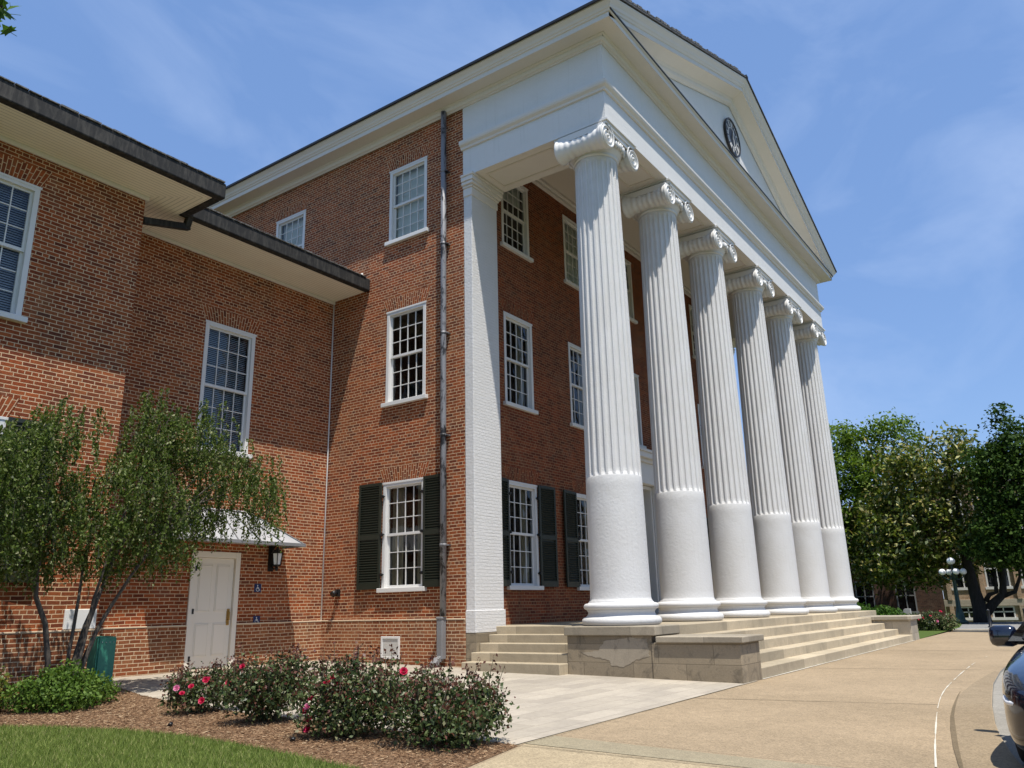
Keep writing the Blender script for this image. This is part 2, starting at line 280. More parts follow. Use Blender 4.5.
# ------------------------------------------------------------------ helpers
class MB:
    def __init__(s): s.v = []; s.f = []; s.uv = {}; s.sm = set()
    def quad(s, *p, uv=None):
        i = len(s.v); s.v += [tuple(q) for q in p]; s.f.append(tuple(range(i, i+len(p))))
        if uv: s.uv[len(s.f)-1] = uv
        return s
    def box(s, x0, x1, y0, y1, z0, z1, skip=''):
        i = len(s.v); s.v += [(x, y, z) for z in (z0, z1) for y in (y0, y1) for x in (x0, x1)]
        F = {'b': (0, 2, 3, 1), 't': (4, 5, 7, 6), 'f': (0, 1, 5, 4), 'k': (2, 6, 7, 3), 'l': (0, 4, 6, 2), 'r': (1, 3, 7, 5)}
        for k, f in F.items():
            if k not in skip: s.f.append(tuple(i+j for j in f))
        return s
    def bar(s, a, b, hw, hh, upv=(0, 0, 1)):
        a = Vector(a); b = Vector(b); d = (b-a).normalized(); u = Vector(upv)
        sd = d.cross(u)
        if sd.length < 1e-4: sd = d.cross(Vector((1, 0, 0)))
        sd.normalize(); uu = sd.cross(d); i = len(s.v)
        for q in (a, b):
            for x, y in ((-1, -1), (1, -1), (1, 1), (-1, 1)): s.v.append(tuple(q + sd*hw*x + uu*hh*y))
        for f in ((0, 3, 2, 1), (4, 5, 6, 7), (0, 1, 5, 4), (1, 2, 6, 5), (2, 3, 7, 6), (3, 0, 4, 7)): s.f.append(tuple(i+j for j in f))
        return s
    def lathe(s, prof, c=(0, 0, 0), n=48, cap=True, axis='z', smooth=True):
        i = len(s.v)
        for r, h in prof:
            for k in range(n):
                a = 2*math.pi*k/n; x, y = r*math.cos(a), r*math.sin(a)
                p = (x, y, h) if axis == 'z' else ((x, h, -y) if axis == 'y' else (h, x, y))
                s.v.append((p[0]+c[0], p[1]+c[1], p[2]+c[2]))
        for j in range(len(prof)-1):
            for k in range(n):
                f = (i+j*n+k, i+j*n+(k+1) % n, i+(j+1)*n+(k+1) % n, i+(j+1)*n+k); s.f.append(f)
                if smooth: s.sm.add(len(s.f)-1)
        if cap:
            s.f.append(tuple(i+k for k in range(n))[::-1]); s.f.append(tuple(i+(len(prof)-1)*n+k for k in range(n)))
        return s
    def tube(s, pts, rad, n=8, cap=True):
        pts = [Vector(p) for p in pts]; i = len(s.v); m_ = len(pts)
        rad = rad if isinstance(rad, (list, tuple)) else [rad]*m_
        u = None
        for k, p in enumerate(pts):
            d = (pts[min(k+1, m_-1)] - pts[max(k-1, 0)]).normalized()
            if u is None: u = d.cross(Vector((0.31, 0.17, 0.93))); u = d.cross(Vector((1, 0, 0))) if u.length < 1e-3 else u
            u = (u - d*u.dot(d)).normalized(); v_ = d.cross(u)
            for q in range(n):
                a = 2*math.pi*q/n; s.v.append(tuple(p + (u*math.cos(a)+v_*math.sin(a))*rad[k]))
        for k in range(m_-1):
            for q in range(n):
                s.f.append((i+k*n+q, i+k*n+(q+1) % n, i+(k+1)*n+(q+1) % n, i+(k+1)*n+q)); s.sm.add(len(s.f)-1)
        if cap:
            s.f.append(tuple(i+q for q in range(n))[::-1]); s.f.append(tuple(i+(m_-1)*n+q for q in range(n)))
        return s
    def ball(s, c, r, n=12, sx=1, sy=1, sz=1):
        prof = []
        i0 = len(s.v)
        k = max(5, n//2)
        s.lathe([(max(1e-4, r*math.sin(math.pi*j/k)), -r*math.cos(math.pi*j/k)) for j in range(k+1)], (0, 0, 0), n, cap=False)
        for q in range(i0, len(s.v)):
            x, y, z = s.v[q]; s.v[q] = (x*sx+c[0], y*sy+c[1], z*sz+c[2])
        return s
    def prism(s, poly, axis, a, b):
        def P(u, v, h): return (u, v, h) if axis == 'z' else ((u, h, v) if axis == 'y' else (h, u, v))
        i = len(s.v); n = len(poly)
        for h in (a, b):
            for u, v in poly: s.v.append(P(u, v, h))
        s.f.append(tuple(range(i, i+n))[::-1]); s.f.append(tuple(range(i+n, i+2*n)))
        for k in range(n): s.f.append((i+k, i+(k+1) % n, i+n+(k+1) % n, i+n+k))
        return s
    def mesh(s, name, mat, org=(0, 0, 0), smooth=False, fix=True):
        me = bpy.data.meshes.new(name); me.from_pydata(s.v, [], s.f)
        if fix:
            bm = bmesh.new(); bm.from_mesh(me); bmesh.ops.recalc_face_normals(bm, faces=bm.faces[:]); bm.to_mesh(me); bm.free()
        uvl = me.uv_layers.new(name='UVMap')
        for p in me.polygons:
            cu = s.uv.get(p.index)
            n = p.normal; ax = max(range(3), key=lambda k: abs(n[k]))
            if cu:
                order = s.f[p.index]
                mp_ = dict(zip(order, cu))
            for li in p.loop_indices:
                vi = me.loops[li].vertex_index
                if cu: uvl.data[li].uv = mp_[vi]; continue
                x, y, z = me.vertices[vi].co
                uvl.data[li].uv = (y, z) if ax == 0 else ((x, z) if ax == 1 else (x, y))
            if smooth or p.index in s.sm: p.use_smooth = True
        o = Vector(org)
        if o.length: me.transform(Matrix.Translation(-o))
        if mat: me.materials.append(mat)
        return me
    def build(s, name, mat, parent=None, smooth=False, bevel=0, label=None, fix=True):
        org = Vector((0, 0, 0))
        q = parent
        while q is not None: org += q.location; q = q.parent
        me = s.mesh(name, mat, org, smooth, fix)
        return link(name, me, parent, bevel, label)
def link(name, me, parent=None, bevel=0, label=None):
    o = bpy.data.objects.new(name, me); col.objects.link(o)
    if parent is not None: o.parent = parent
    if bevel:
        b = o.modifiers.new('bevel', 'BEVEL'); b.width = bevel; b.segments = 2; b.limit_method = 'ANGLE'; b.angle_limit = R(50)
    if label: o['label'] = label
    return o
def tag(o, label=None, cat=None, group=None, kind=None):
    for k, v in (('label', label), ('category', cat), ('group', group), ('kind', kind)):
        if v: o[k] = v
    return o
def thing(name, loc, label, cat, group=None):
    o = bpy.data.objects.new(name, None); o.empty_display_size = 0.2; o.location = loc; col.objects.link(o)
    return tag(o, label, cat, group)
def structure(o): o['kind'] = 'structure'; return o
def gz(y): return -0.87 + 0.0165*(min(max(y, -8), 10)+1.9)
def wall_holes(mb, axis, c, u0, u1, z0, z1, holes):
    """rectangular wall sheet with openings; holes = (ua, ub, za, zb)"""
    us = sorted({u0, u1, *[min(max(h[k], u0), u1) for h in holes for k in (0, 1)]}); zs = sorted({z0, z1, *[min(max(h[k], z0), z1) for h in holes for k in (2, 3)]})
    for a, b in zip(us, us[1:]):
        for e, f in zip(zs, zs[1:]):
            um, zm = (a+b)/2, (e+f)/2
            if any(h[0] < um < h[1] and h[2] < zm < h[3] for h in holes): continue
            if axis == 'x': mb.quad((c, a, e), (c, b, e), (c, b, f), (c, a, f))
            else: mb.quad((a, c, e), (b, c, e), (b, c, f), (a, c, f))
def leaves(name, P, size, mat, parent=None, aspect=0.55, nrm=None, spread=1.0, jitter=0.35, dirs=None, fold=True):
    """one mesh of many leaf faces at the points P (n,3)"""
    P = np.asarray(P, float); n = len(P)
    a = rng.normal(size=(n, 3))
    if dirs is not None: a = np.asarray(dirs) + spread*a*0.5
    a /= np.linalg.norm(a, axis=1, keepdims=True) + 1e-9
    b = rng.normal(size=(n, 3))
    if nrm is not None: b = np.cross(np.asarray(nrm) + 0.6*b, a)
    else: b = np.cross(b, a)
    b /= np.linalg.norm(b, axis=1, keepdims=True) + 1e-9
    c = np.cross(a, b)
    s = size*(1 + jitter*rng.uniform(-1, 1, size=(n, 1)))
    l = a*s*0.5; wv = b*s*0.5*aspect; dn = c*s*0.12*(1 if fold else 0)
    V = np.stack([P-l, P+wv+dn, P+l, P-wv+dn], 1).reshape(-1, 3)
    org = Vector((0, 0, 0)); q = parent
    while q is not None: org += q.location; q = q.parent
    V -= np.array(org)
    me = bpy.data.meshes.new(name)
    me.vertices.add(4*n); me.vertices.foreach_set('co', V.astype(np.float32).ravel())
    me.loops.add(4*n); me.loops.foreach_set('vertex_index', np.arange(4*n, dtype=np.int32))
    me.polygons.add(n); me.polygons.foreach_set('loop_start', np.arange(0, 4*n, 4, dtype=np.int32)); me.polygons.foreach_set('loop_total', np.full(n, 4, dtype=np.int32))
    me.update(calc_edges=True); me.materials.append(mat)
    o = bpy.data.objects.new(name, me); col.objects.link(o)
    if parent is not None: o.parent = parent
    return o
def blob_points(cs, n, hollow=0.35):
    """points in ellipsoids (cx,cy,cz,rx,ry,rz), denser towards the surface"""
    cs = np.asarray(cs, float); wts = cs[:, 3]*cs[:, 4]*cs[:, 5]; wts = wts**0.75; wts /= wts.sum()
    k = rng.choice(len(cs), size=n, p=wts); d = rng.normal(size=(n, 3)); d /= np.linalg.norm(d, axis=1, keepdims=True)
    r = (hollow + (1-hollow)*rng.uniform(size=(n, 1)))**0.6
    return cs[k, :3] + d*r*cs[k, 3:6], d

# ------------------------------------------------------------------ GROUND
mb = MB(); ys = [-900, -8, 10, 900]
for a, b in zip(ys, ys[1:]): mb.quad((-900, a, gz(a)-0.15), (900, a, gz(a)-0.15), (900, b, gz(b)-0.15), (-900, b, gz(b)-0.15))
structure(mb.build('ground', M['field']))
def sheet(name, pts, mat, dz=0.0):
    me = MB(); me.quad(*[(x, y, gz(y)+dz) for x, y in pts]); return structure(me.build(name, mat))
lawn_edge = [(-30, 5.2), (-12, 4.6), (-8.47, 3.39), (-8.15, 2.75), (-7.86, 1.9), (-7.74, 1.02), (-7.76, 0.21), (-7.83, -0.58), (-7.94, -1.43), (-8.1, -2.35)]
sheet('lawn', [(-30, -7.9)] + [(-11.5, -7.9), (-8.1, -2.35)] + lawn_edge[::-1][1:], M['lawn'])
mulch_edge = [(-6.42, -2.0), (-6.4, 0.5), (-6.38, 2.2), (-6.25, 3.6), (-6.0, 4.9), (-5.45, 6.67)]
sheet('mulch_bed', lawn_edge[::-1] + [(-30, 6.67)] + mulch_edge[::-1], M['mulch'], 0.004)
sheet('paved_walk', [(-6.42, -1.96), (-0.2, -1.9), (0.3, -1.9), (0.3, 7.95), (-5.9, 7.95), (-5.45, 6.67)] + mulch_edge[::-1][1:-1], M['paver'], 0.008)
K2 = [(-11.5, -7.2), (-8, -6.4), (-6, -5.97), (-4.4, -5.66), (-3.64, -5.53), (-2.69, -5.40), (-1.1, -5.23), (0.4, -5.10), (1.75, -4.99), (4.03, -4.89), (9, -4.85), (21.3, -5.2)]
sheet('plaza', [(-8.1, -2.30), (-6.42, -1.95), (-6.28, -1.85), (30.0, -1.8), (21.3, -5.2)] + K2[::-1][1:], M['agg'], 0.0)
sheet('concrete_band', [(-6.30, -1.975), (-5.80, -1.97), (-5.93, -5.9), (-6.22, -5.95)], M['conc'], 0.004)
sheet('pale_slab', [(-8.1, -2.4), (-6.44, -2.04), (-6.32, -1.99), (-6.24, -5.95), (-11.4, -7.1)], M['agg2'], 0.004)
def ribbon(name, pts, wd, mat, dz, taper=False):
    me = MB(); n = len(pts); A = []; B = []
    for i, (x, y) in enumerate(pts):
        x0, y0 = pts[max(i-1, 0)]; x1, y1 = pts[min(i+1, n-1)]; d = Vector((x1-x0, y1-y0)).normalized(); nn = Vector((-d.y, d.x))*wd/2
        w_ = nn*(0.75+0.5*random.random())*(math.sin(math.pi*(i+.15)/(n-.7)) if taper else 1); A.append((x+w_.x, y+w_.y)); B.append((x-w_.x, y-w_.y))
    for i in range(n-1): me.quad(*[(x, y, gz(y)+dz) for x, y in (A[i], A[i+1], B[i+1], B[i])])
    return structure(me.build(name, mat))
ribbon('pavement_joint', [(-6.43+0.14*k/12, -2.0-3.5*k/12) for k in range(13)], 0.013, M['joint'], 0.012)
ribbon('pavement_joint', [(-6.44, -2.0), (-3.5, -1.95), (-0.5, -1.9)], 0.005, M['conc'], 0.012)
ribbon('pavement_joint', [(-5.8, -2.0), (-5.9, -5.4)], 0.006, M['joint'], 0.012)
ribbon('pavement_joint', [(-2.3+0.1*k, -1.9-0.31*k) for k in range(10)], 0.016, M['joint'], 0.006)
ribbon('pavement_joint', [(3.1+0.12*k, -1.9-0.3*k) for k in range(10)], 0.02, M['joint'], 0.006)
ribbon('pavement_joint', [(9.1+0.12*k, -1.9-0.3*k) for k in range(10)], 0.03, M['joint'], 0.006)
W0 = [(-6.6, -5.42), (-5.48, -5.25), (-4.12, -5.05), (-1.78, -4.74), (-0.07, -4.56), (1.56, -4.46), (3.8, -4.37), (5.89, -4.32), (8.24, -4.33)]
Wp = []
for i in range(len(W0)-1):
    p0, p1, p2, p3 = W0[max(i-1, 0)], W0[i], W0[i+1], W0[min(i+2, len(W0)-1)]
    for k in range(6):
        t_ = k/6; Wp.append(tuple(0.5*(2*p1[q]+(p2[q]-p0[q])*t_+(2*p0[q]-5*p1[q]+4*p2[q]-p3[q])*t_**2+(3*p1[q]-p0[q]-3*p2[q]+p3[q])*t_**3) for q in (0, 1)))
me = MB()
for i in range(len(Wp)-1):
    if i % 13 == 4 or random.random() < 0.08 or (i > 34 and i % 3 == 0): continue
    (a, b), (c, d) = Wp[i], Wp[i+1]; h = 0.0065*(0.4+1.1*random.random())
    me.quad((a, b-h, gz(b)+0.008), (c, d-h, gz(d)+0.008), (c, d+h, gz(d)+0.008), (a, b+h, gz(b)+0.008))
structure(me.build('painted_line', M['line']))
ribbon('sealant_line', [(0.62+k*.5, -1.875+random.uniform(-.006, .006)) for k in range(28)], 0.03, M['line'], 0.010)
# dropped kerb: the apron that dips towards the road, the pale gutter pan and the road
ribbon('kerb_shade_strip', [(-7.5, -5.72), (-5.9, -5.50), (-5.2, -5.38), (-4.4, -5.25), (-3.3, -5.09), (-2.4, -4.97), (-1.65, -4.89), (-1.0, -4.83), (-0.3, -4.77), (.3, -4.73)], 0.04, M['kerbdark'], 0.009, True)  # flat dark strip painted in place of the shaded kerb face
sheet('apron', [(-7.5, -5.72), (-5.9, -5.50), (-4.4, -5.25), (-2.4, -4.97), (-0.3, -4.77), (1.5, -4.74), (4.0, -4.80), (4.03, -4.88), (1.75, -4.98), (0.4, -5.09), (-1.1, -5.22), (-2.69, -5.39), (-3.64, -5.52), (-4.4, -5.65), (-6, -5.96), (-8, -6.38)], M['agg3'], 0.003)
pan = MB(); road_in = []
for (a, b), (c, d) in zip(K2, K2[1:]):
    za, zb = gz(b), gz(d)
    pan.quad((a, b, za), (c, d, zb), (c, d-0.004, zb-0.03), (a, b-0.004, za-0.03))
    pan.quad((a, b-0.004, za-0.03), (c, d-0.004, zb-0.03), (c, d-0.42, zb-0.05), (a, b-0.42, za-0.05))
structure(pan.build('gutter_pan', M['pan'], fix=False))
road = [(x, y-0.41) for x, y in K2]
structure(MB().quad(*([(x, y, gz(y)-0.05) for x, y in road] + [(21.3, -8, gz(-8)-0.05), (21.3, -16, gz(-8)-0.05), (-30, -16, gz(-8)-0.05), (-30, -8, gz(-8)-0.05)])).build('road', M['asphalt']))
# far edge: seam, kerb and grey pavement in front of the far building
structure(MB().box(21.9, 22.25, -30, -1.9, -1.05, -0.80).build('kerb', M['capfar'], bevel=0.02))
structure(MB().quad((21.3, -30, -0.895), (21.95, -30, -0.895), (21.95, -1.9, -0.868), (21.3, -1.9, -0.868)).build('road_edge', M['asphalt']))
structure(MB().quad((22.2, -30, -0.81), (32, -30, -0.81), (32, -1.0, -0.80), (22.2, -1.9, -0.81)).build('pavement', M['greypave']))
structure(MB().quad((15.3, -1.84, -0.866), (24, -1.88, -0.80), (34, -0.9, -0.79), (38, 18, -0.67), (16.6, 18, -0.67), (16.6, 0.2, -0.83)).build('planting_bed', M['lawn']))

# ------------------------------------------------------------------ MAIN BUILDING
hall = thing('brick_building', (8.2, 4, -0.85), 'three storey red brick hall with a white six-columned portico, pediment and front steps', 'building')
XR = 16.42; H = 9.92; XC = 8.21
# window factory -----------------------------------------------------------
WC = {}
def window_meshes(w, h, fill, arch):
    key = (w, h, fill, arch)
    if key in WC: return WC[key]
    d = {}; hw = w/2; cas = 0.085
    f = MB()                                   # casing and sash box; local: wall face y=0, outside is -y, z=0 at the sill top
    f.box(-hw, -hw+cas, -0.012, 0.14, 0, h); f.box(hw-cas, hw, -0.012, 0.14, 0, h); f.box(-hw+cas, hw-cas, -0.012, 0.14, h-cas, h)
    f.box(-hw-0.02, hw+0.02, -0.022, -0.0125, h-0.03, h+0.015)
    d['window'] = (f.mesh('window', M['white']), 0.004)
    s = MB(); iw = hw-cas; mid = h*0.495; mu = 0.0085
    for (z0, z1, y0) in ((0.0, mid+0.02, 0.085), (mid-0.02, h-cas, 0.045)):
        st = 0.042; s.box(-iw, -iw+st, y0, y0+0.038, z0, z1); s.box(iw-st, iw, y0, y0+0.038, z0, z1)
        s.box(-iw+st, iw-st, y0, y0+0.038, z0, z0+0.055); s.box(-iw+st, iw-st, y0, y0+0.038, z1-0.042, z1)
        zz0, zz1 = z0+0.055, z1-0.042; x0, x1 = -iw+st, iw-st
        for k in range(1, 4): x = x0+(x1-x0)*k/4; s.box(x-mu, x+mu, y0+0.004, y0+0.034, zz0, zz1)
        for k in range(1, 3):
            z = zz0+(zz1-zz0)*k/3
            for q in range(4): s.box(x0+(x1-x0)*q/4+mu, x0+(x1-x0)*(q+1)/4-mu, y0+0.006, y0+0.032, z-mu, z+mu)
    d['sash'] = (s.mesh('sash', M['white']), 0)
    g = MB(); g.quad((-iw+.03, 0.104, .03), (iw-.03, 0.104, .03), (iw-.03, 0.104, mid), (-iw+.03, 0.104, mid))
    g.quad((-iw+.03, 0.064, mid), (iw-.03, 0.064, mid), (iw-.03, 0.064, h-cas-.02), (-iw+.03, 0.064, h-cas-.02))
    d['pane'] = (g.mesh('pane', M['glass'], fix=False), 0)
    r = MB(); r.box(-hw+.01, hw-.01, 0.145, 1.1, 0.0, h, skip='f'); d['interior'] = (r.mesh('interior', M['room']), 0)
    sl_ = MB(); sl_.box(-hw-0.075, hw+0.075, -0.085, 0.13, -0.095, -0.002); d['sill'] = (sl_.mesh('sill', M['white']), 0.008)
    if fill == 'shade':
        c = MB(); c.quad((-iw, 0.18, 0.0), (iw, 0.18, 0.0), (iw, 0.18, h), (-iw, 0.18, h)); d['shade'] = (c.mesh('shade', M['shade']), 0)
    if fill == 'half':
        c = MB(); c.quad((-iw, 0.18, h*0.72), (iw, 0.18, h*0.72), (iw, 0.18, h), (-iw, 0.18, h)); d['shade'] = (c.mesh('shade', M['shade']), 0)
    if fill == 'curtain':
        c = MB()
        for sx in (-1, 1):
            n = 16; x0 = -iw if sx < 0 else iw*0.42; x1 = -iw*0.42 if sx < 0 else iw
            for k in range(n):
                a, b = x0+(x1-x0)*k/n, x0+(x1-x0)*(k+1)/n; ya, yb = 0.22+0.03*math.sin(k*1.7), 0.22+0.03*math.sin((k+1)*1.7)
                c.quad((a, ya, 0.02), (b, yb, 0.02), (b, yb, h), (a, ya, h))
        d['curtain'] = (c.mesh('curtain', M['curtain'], fix=False), 0)
    if fill == 'blind':
        c = MB(); k = 0.03
        while k < h-0.05: c.quad((-iw, 0.165, k), (iw, 0.165, k), (iw, 0.195, k+0.032), (-iw, 0.195, k+0.032)); k += 0.042
        d['blind'] = (c.mesh('blind', M['blind'], fix=False), 0)
    if arch:
        a = MB(); ah = 0.34; n = 14; ex = 0.13
        for k in range(n):
            f0, f1 = k/n, (k+1)/n; xb0, xb1 = -hw-0.01+(w+.02)*f0, -hw-0.01+(w+.02)*f1; xt0, xt1 = xb0*(1+ex/hw), xb1*(1+ex/hw)
            u0, u1 = 7+f0*(w+.15), 7+f1*(w+.15)
            a.quad((xb0, -0.006, h+0.017), (xb1, -0.006, h+0.017), (xt1, -0.006, h+ah), (xt0, -0.006, h+ah), uv=[(0.0, u0), (0.0, u1), (ah, u1), (ah, u0)])
        d['lintel'] = (a.mesh('lintel', M['brick'] if arch == 1 else M['brick_porch']), 0)
    WC[key] = d; return d
def shutter_mesh(w, h):
    key = ('sh', w, h)
    if key in WC: return WC[key]
    s = MB(); st = 0.062
    s.box(0, st, -0.04, 0, 0, h); s.box(w-st, w, -0.04, 0, 0, h)
    for a, b in ((0, 0.13), (h*0.46, h*0.46+0.11), (h-0.07, h)): s.box(st, w-st, -0.04, 0, a, b)
    for z0, z1 in ((0.13, h*0.46), (h*0.46+0.11, h-0.07)):
        z = z0+0.012
        while z < z1-0.02:
            s.quad((st, -0.04, z), (w-st, -0.04, z), (w-st, -0.006, z+0.034), (st, -0.006, z+0.034)); s.quad((st, -0.04, z), (w-st, -0.04, z), (w-st, -0.034, z-0.006), (st, -0.034, z-0.006)); z += 0.054
    s.quad((st, -0.004, 0.1), (w-st, -0.004, 0.1), (w-st, -0.004, h-.06), (st, -0.004, h-.06))
    WC[key] = s.mesh('shutter', M['shut']); return WC[key]
HM = MB(); HM.box(-0.05, 0.05, -0.075, -0.02, -0.012, 0.012); HM.box(-0.02, 0.02, -0.085, -0.02, -0.03, 0.03)
hinge_me = HM.mesh('hinge', M['black'])
def add_window(parent, x, y, z, w, h, facing, fill, shutters=0, arch=1, ang=0.06):
    """z = top of the sill; facing 'front' (-Y) or 'side' (-X)"""
    d = window_meshes(w, h, fill, arch)
    o = link('window', d['window'][0], parent, d['window'][1]); o.location = Vector((x, y, z))-parent.location
    if facing == 'side': o.rotation_euler = (0, 0, R(-90))
    for k, (me_, bv) in d.items():
        if k != 'window': link(k, me_, o, bv)
    if shutters:
        sm = shutter_mesh(0.66, h+0.04)
        for sgn in (-1, 1):
            if not (shutters & (1 if sgn < 0 else 2)): continue
            s = link('shutter', sm, o, 0.003); s.location = (sgn*(w/2+0.012), -0.03, -0.02)
            s.rotation_euler = (0, 0, -ang) if sgn > 0 else (0, 0, R(180)+ang)
            if sgn < 0: s.rotation_euler = (0, 0, ang); s.location = (-(w/2+0.012)-0.66*math.cos(ang), -0.03-0.66*math.sin(ang), -0.02)
            for q in (0.28, h*0.5, h-0.3): hg = link('hinge', hinge_me, o); hg.location = (sgn*(w/2-0.02), 0, q)
    return (x-w/2, x+w/2, z-0.09, z+h) if facing == 'front' else (y-w/2, y+w/2, z-0.09, z+h)
# side wall ----------------------------------------------------------------
holes = []
holes.append(add_window(hall, 0.03, 5.475, 0.80, 1.22, 2.27, 'side', 'curtain', 3, 1))
holes.append(add_window(hall, 0.03, 5.475, 4.92, 1.22, 2.22, 'side', 'none', 0, 1))
holes.append(add_window(hall, 0.03, 5.475, 8.97, 1.22, 1.93, 'side', 'shade', 0, 1))
holes.append(add_window(hall, 0.03, 9.85, 8.97, 1.22, 1.93, 'side', 'shade', 0, 1))
holes.append(add_window(hall, 0.03, 14.2, 8.97, 1.22, 1.93, 'side', 'shade', 0, 1))
mb = MB(); wall_holes(mb, 'x', 0.03, 3.74, 24, 0.13, 11.78, holes)
mb.build('wall', M['brick'], hall)
mb = MB(); mb.box(-0.02, 0.3, 3.745, 24, -1.2, 0.125); mb.build('foundation', M['brick_low'], hall, bevel=0.006)
MB().box(-0.028, 0.029, 3.75, 24, 0.126, 0.152).build('ledge', M['ledge'], hall, bevel=0.006)
# facade behind the columns -------------------------------------------------
holes = []; bays = [2.31, 5.26, 8.21, 11.14, 14.06]
for i, bx in enumerate(bays):
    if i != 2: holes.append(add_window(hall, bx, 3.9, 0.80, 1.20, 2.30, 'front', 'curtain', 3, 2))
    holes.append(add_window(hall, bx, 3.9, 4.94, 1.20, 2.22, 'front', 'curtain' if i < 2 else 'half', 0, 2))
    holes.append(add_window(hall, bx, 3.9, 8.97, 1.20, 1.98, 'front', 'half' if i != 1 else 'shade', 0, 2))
holes.append((7.2, 9.22, -0.3, 3.75))
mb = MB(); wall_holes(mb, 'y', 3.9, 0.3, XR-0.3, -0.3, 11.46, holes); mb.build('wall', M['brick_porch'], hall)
# far side and back
mb = MB(); mb.quad((XR-.03, 3.9, -1), (XR-.03, 24, -1), (XR-.03, 24, 11.72), (XR-.03, 3.9, 11.72)); mb.quad((0.03, 24, -1), (XR-.03, 24, -1), (XR-.03, 24, 11.72), (0.03, 24, 11.72)); mb.build('wall', M['brick'], hall)
# doorway -------------------------------------------------------------------
mb = MB(); yf = 3.9
for a, b in ((6.72, 7.2), (9.22, 9.70)):
    mb.box(a, b, yf-0.2, yf-0.001, -0.02, 3.72); mb.box(a-.03, b+.03, yf-0.23, yf-0.001, -0.02, 0.28); mb.box(a-.03, b+.03, yf-0.23, yf-0.001, 3.55, 3.74)
mb.box(6.66, 9.76, yf-0.22, yf-0.001, 3.745, 4.36); mb.box(6.6, 9.82, yf-0.30, yf-0.001, 4.362, 4.46); mb.box(6.5, 9.92, yf-0.42, yf-0.001, 4.462, 4.62); mb.box(6.45, 9.97, yf-0.47, yf-0.001, 4.622, 4.70)
mb.box(7.2, 7.3, yf, yf+0.5, -0.02, 3.74); mb.box(9.12, 9.22, yf, yf+0.5, -0.02, 3.74); mb.box(7.3, 9.12, yf, yf+0.5, 3.64, 3.74); mb.box(7.3, 9.12, yf+0.4, yf+0.5, 2.65, 2.8)
mb.build('door_surround', M['white'], hall, bevel=0.008)
dr = MB()
for a, b in ((7.31, 8.205), (8.215, 9.11)):
    dr.box(a, b, yf+0.44, yf+0.49, 0.0, 2.64)
    for z0, z1 in ((0.2, 0.95), (1.15, 2.45)): dr.box(a+.13, b-.13, yf+0.425, yf+0.441, z0, z1)
dro = dr.build('door', M['shut'], hall, bevel=0.004)
MB().ball((8.12, yf+0.40, 1.1), 0.03).ball((8.30, yf+0.40, 1.1), 0.03).build('handle', M['brass'], dro)
tr_ = MB().quad((7.3, yf+0.45, 2.8), (9.12, yf+0.45, 2.8), (9.12, yf+0.45, 3.64), (7.3, yf+0.45, 3.64)).build('transom_light', M['carglass'], hall)
MB().box(7.2, 9.22, yf+0.5, yf+1.2, -0.02, 3.74, skip='f').build('interior', M['room'], hall)
# antae ---------------------------------------------------------------------
for x0, x1 in ((0.02, 0.98), (XR-1.0, XR+0.02)):
    mb = MB(); yb = 3.74 if x0 < 5 else 3.895; mb.box(x0, x1, 3.51, yb, 0.02, 9.42); mb.box(0.06 if x0 < 5 else x0+.1, x1-.001, yb, 3.899, -0.1, 9.9)
    mb.box(x0-.025, x1+.025, 3.485, yb, -0.13, 0.30)
    mb.build('pilaster', M['white_brick'], hall, bevel=0.012)
    mb = MB()
    for p, a, b in ((0.02, 9.40, 9.60), (0.045, 9.602, 9.66), (0.085, 9.662, 9.74), (0.11, 9.742, 9.85), (0.13, 9.852, 9.912)):
        mb.box(x0-p, x1+p, 3.51-p, yb, a, b)
    mb.build('pilaster_cap', M['cream'], hall, bevel=0.012)
    MB().box(x0-.02, x1+.03, 3.47, yb, -1.1, -0.135).build('pilaster_plinth', M['block'], hall, bevel=0.01)
# entablature ---------------------------------------------------------------
BW = 1.14
def beam(mb, x0, x1, y0, y1, z0, z1): mb.box(x0, x1, y0, y1, z0, z1)
mb = MB(); mb.box(0, XR, 0, BW, H, 11.79); mb.box(0, BW, BW, 3.735, H, 11.79); mb.box(XR-BW, XR, BW, 3.772, H, 11.79)
mb.build('entablature', M['white_ent'], hall)
def ring(mb, prof, y_end, closed_top=None):
    """sweep the profile (p, z) round the left, front and right sides with mitred corners"""
    rows = []
    for p, z in prof: rows.append([(-p, y_end, z), (-p, -p, z), (XR+p, -p, z), (XR+p, y_end, z)])
    for a, b in zip(rows, rows[1:]):
        for k in range(3): mb.quad(a[k], a[k+1], b[k+1], b[k])
mb = MB(); ring(mb, [(0.002, 10.60), (0.04, 10.61), (0.05, 10.66), (0.10, 10.70), (0.115, 10.74), (0.115, 10.80), (0.002, 10.82)], 3.77)
for x in (0, XR): pass
mb.build('taenia', M['cream'], hall, fix=False)
# sunk panels on the underside of the beams and the porch ceiling
cols_x = [0.60, 3.60, 6.60, 9.84, 12.84, 15.84]
def sunk(x0, x1, y0, y1):
    mb = MB(); o = [(x0, y0), (x1, y0), (x1, y1), (x0, y1)]; q = 0.05; n_ = [(x0+q, y0+q), (x1-q, y0+q), (x1-q, y1-q), (x0+q, y1-q)]
    for k in range(4):
        a, b, c, d = o[k], o[(k+1) % 4], n_[(k+1) % 4], n_[k]
        mb.quad(*[(p[0], p[1], H-0.02) for p in (a, b, c, d)]); mb.quad((*a, H-.02), (*b, H-.02), (*b, H-.002), (*a, H-.002)); mb.quad((*d, H-.02), (*c, H-.02), (*c, H-.002), (*d, H-.002))
    mb.build('beam_panel', M['ceil'], hall)
for a, b in zip(cols_x, cols_x[1:]): sunk(a+0.85, b-0.85, 0.22, BW-0.22)
for xx in (0, XR-BW): sunk(xx+0.2, xx+BW-0.2, 1.45, 3.25)
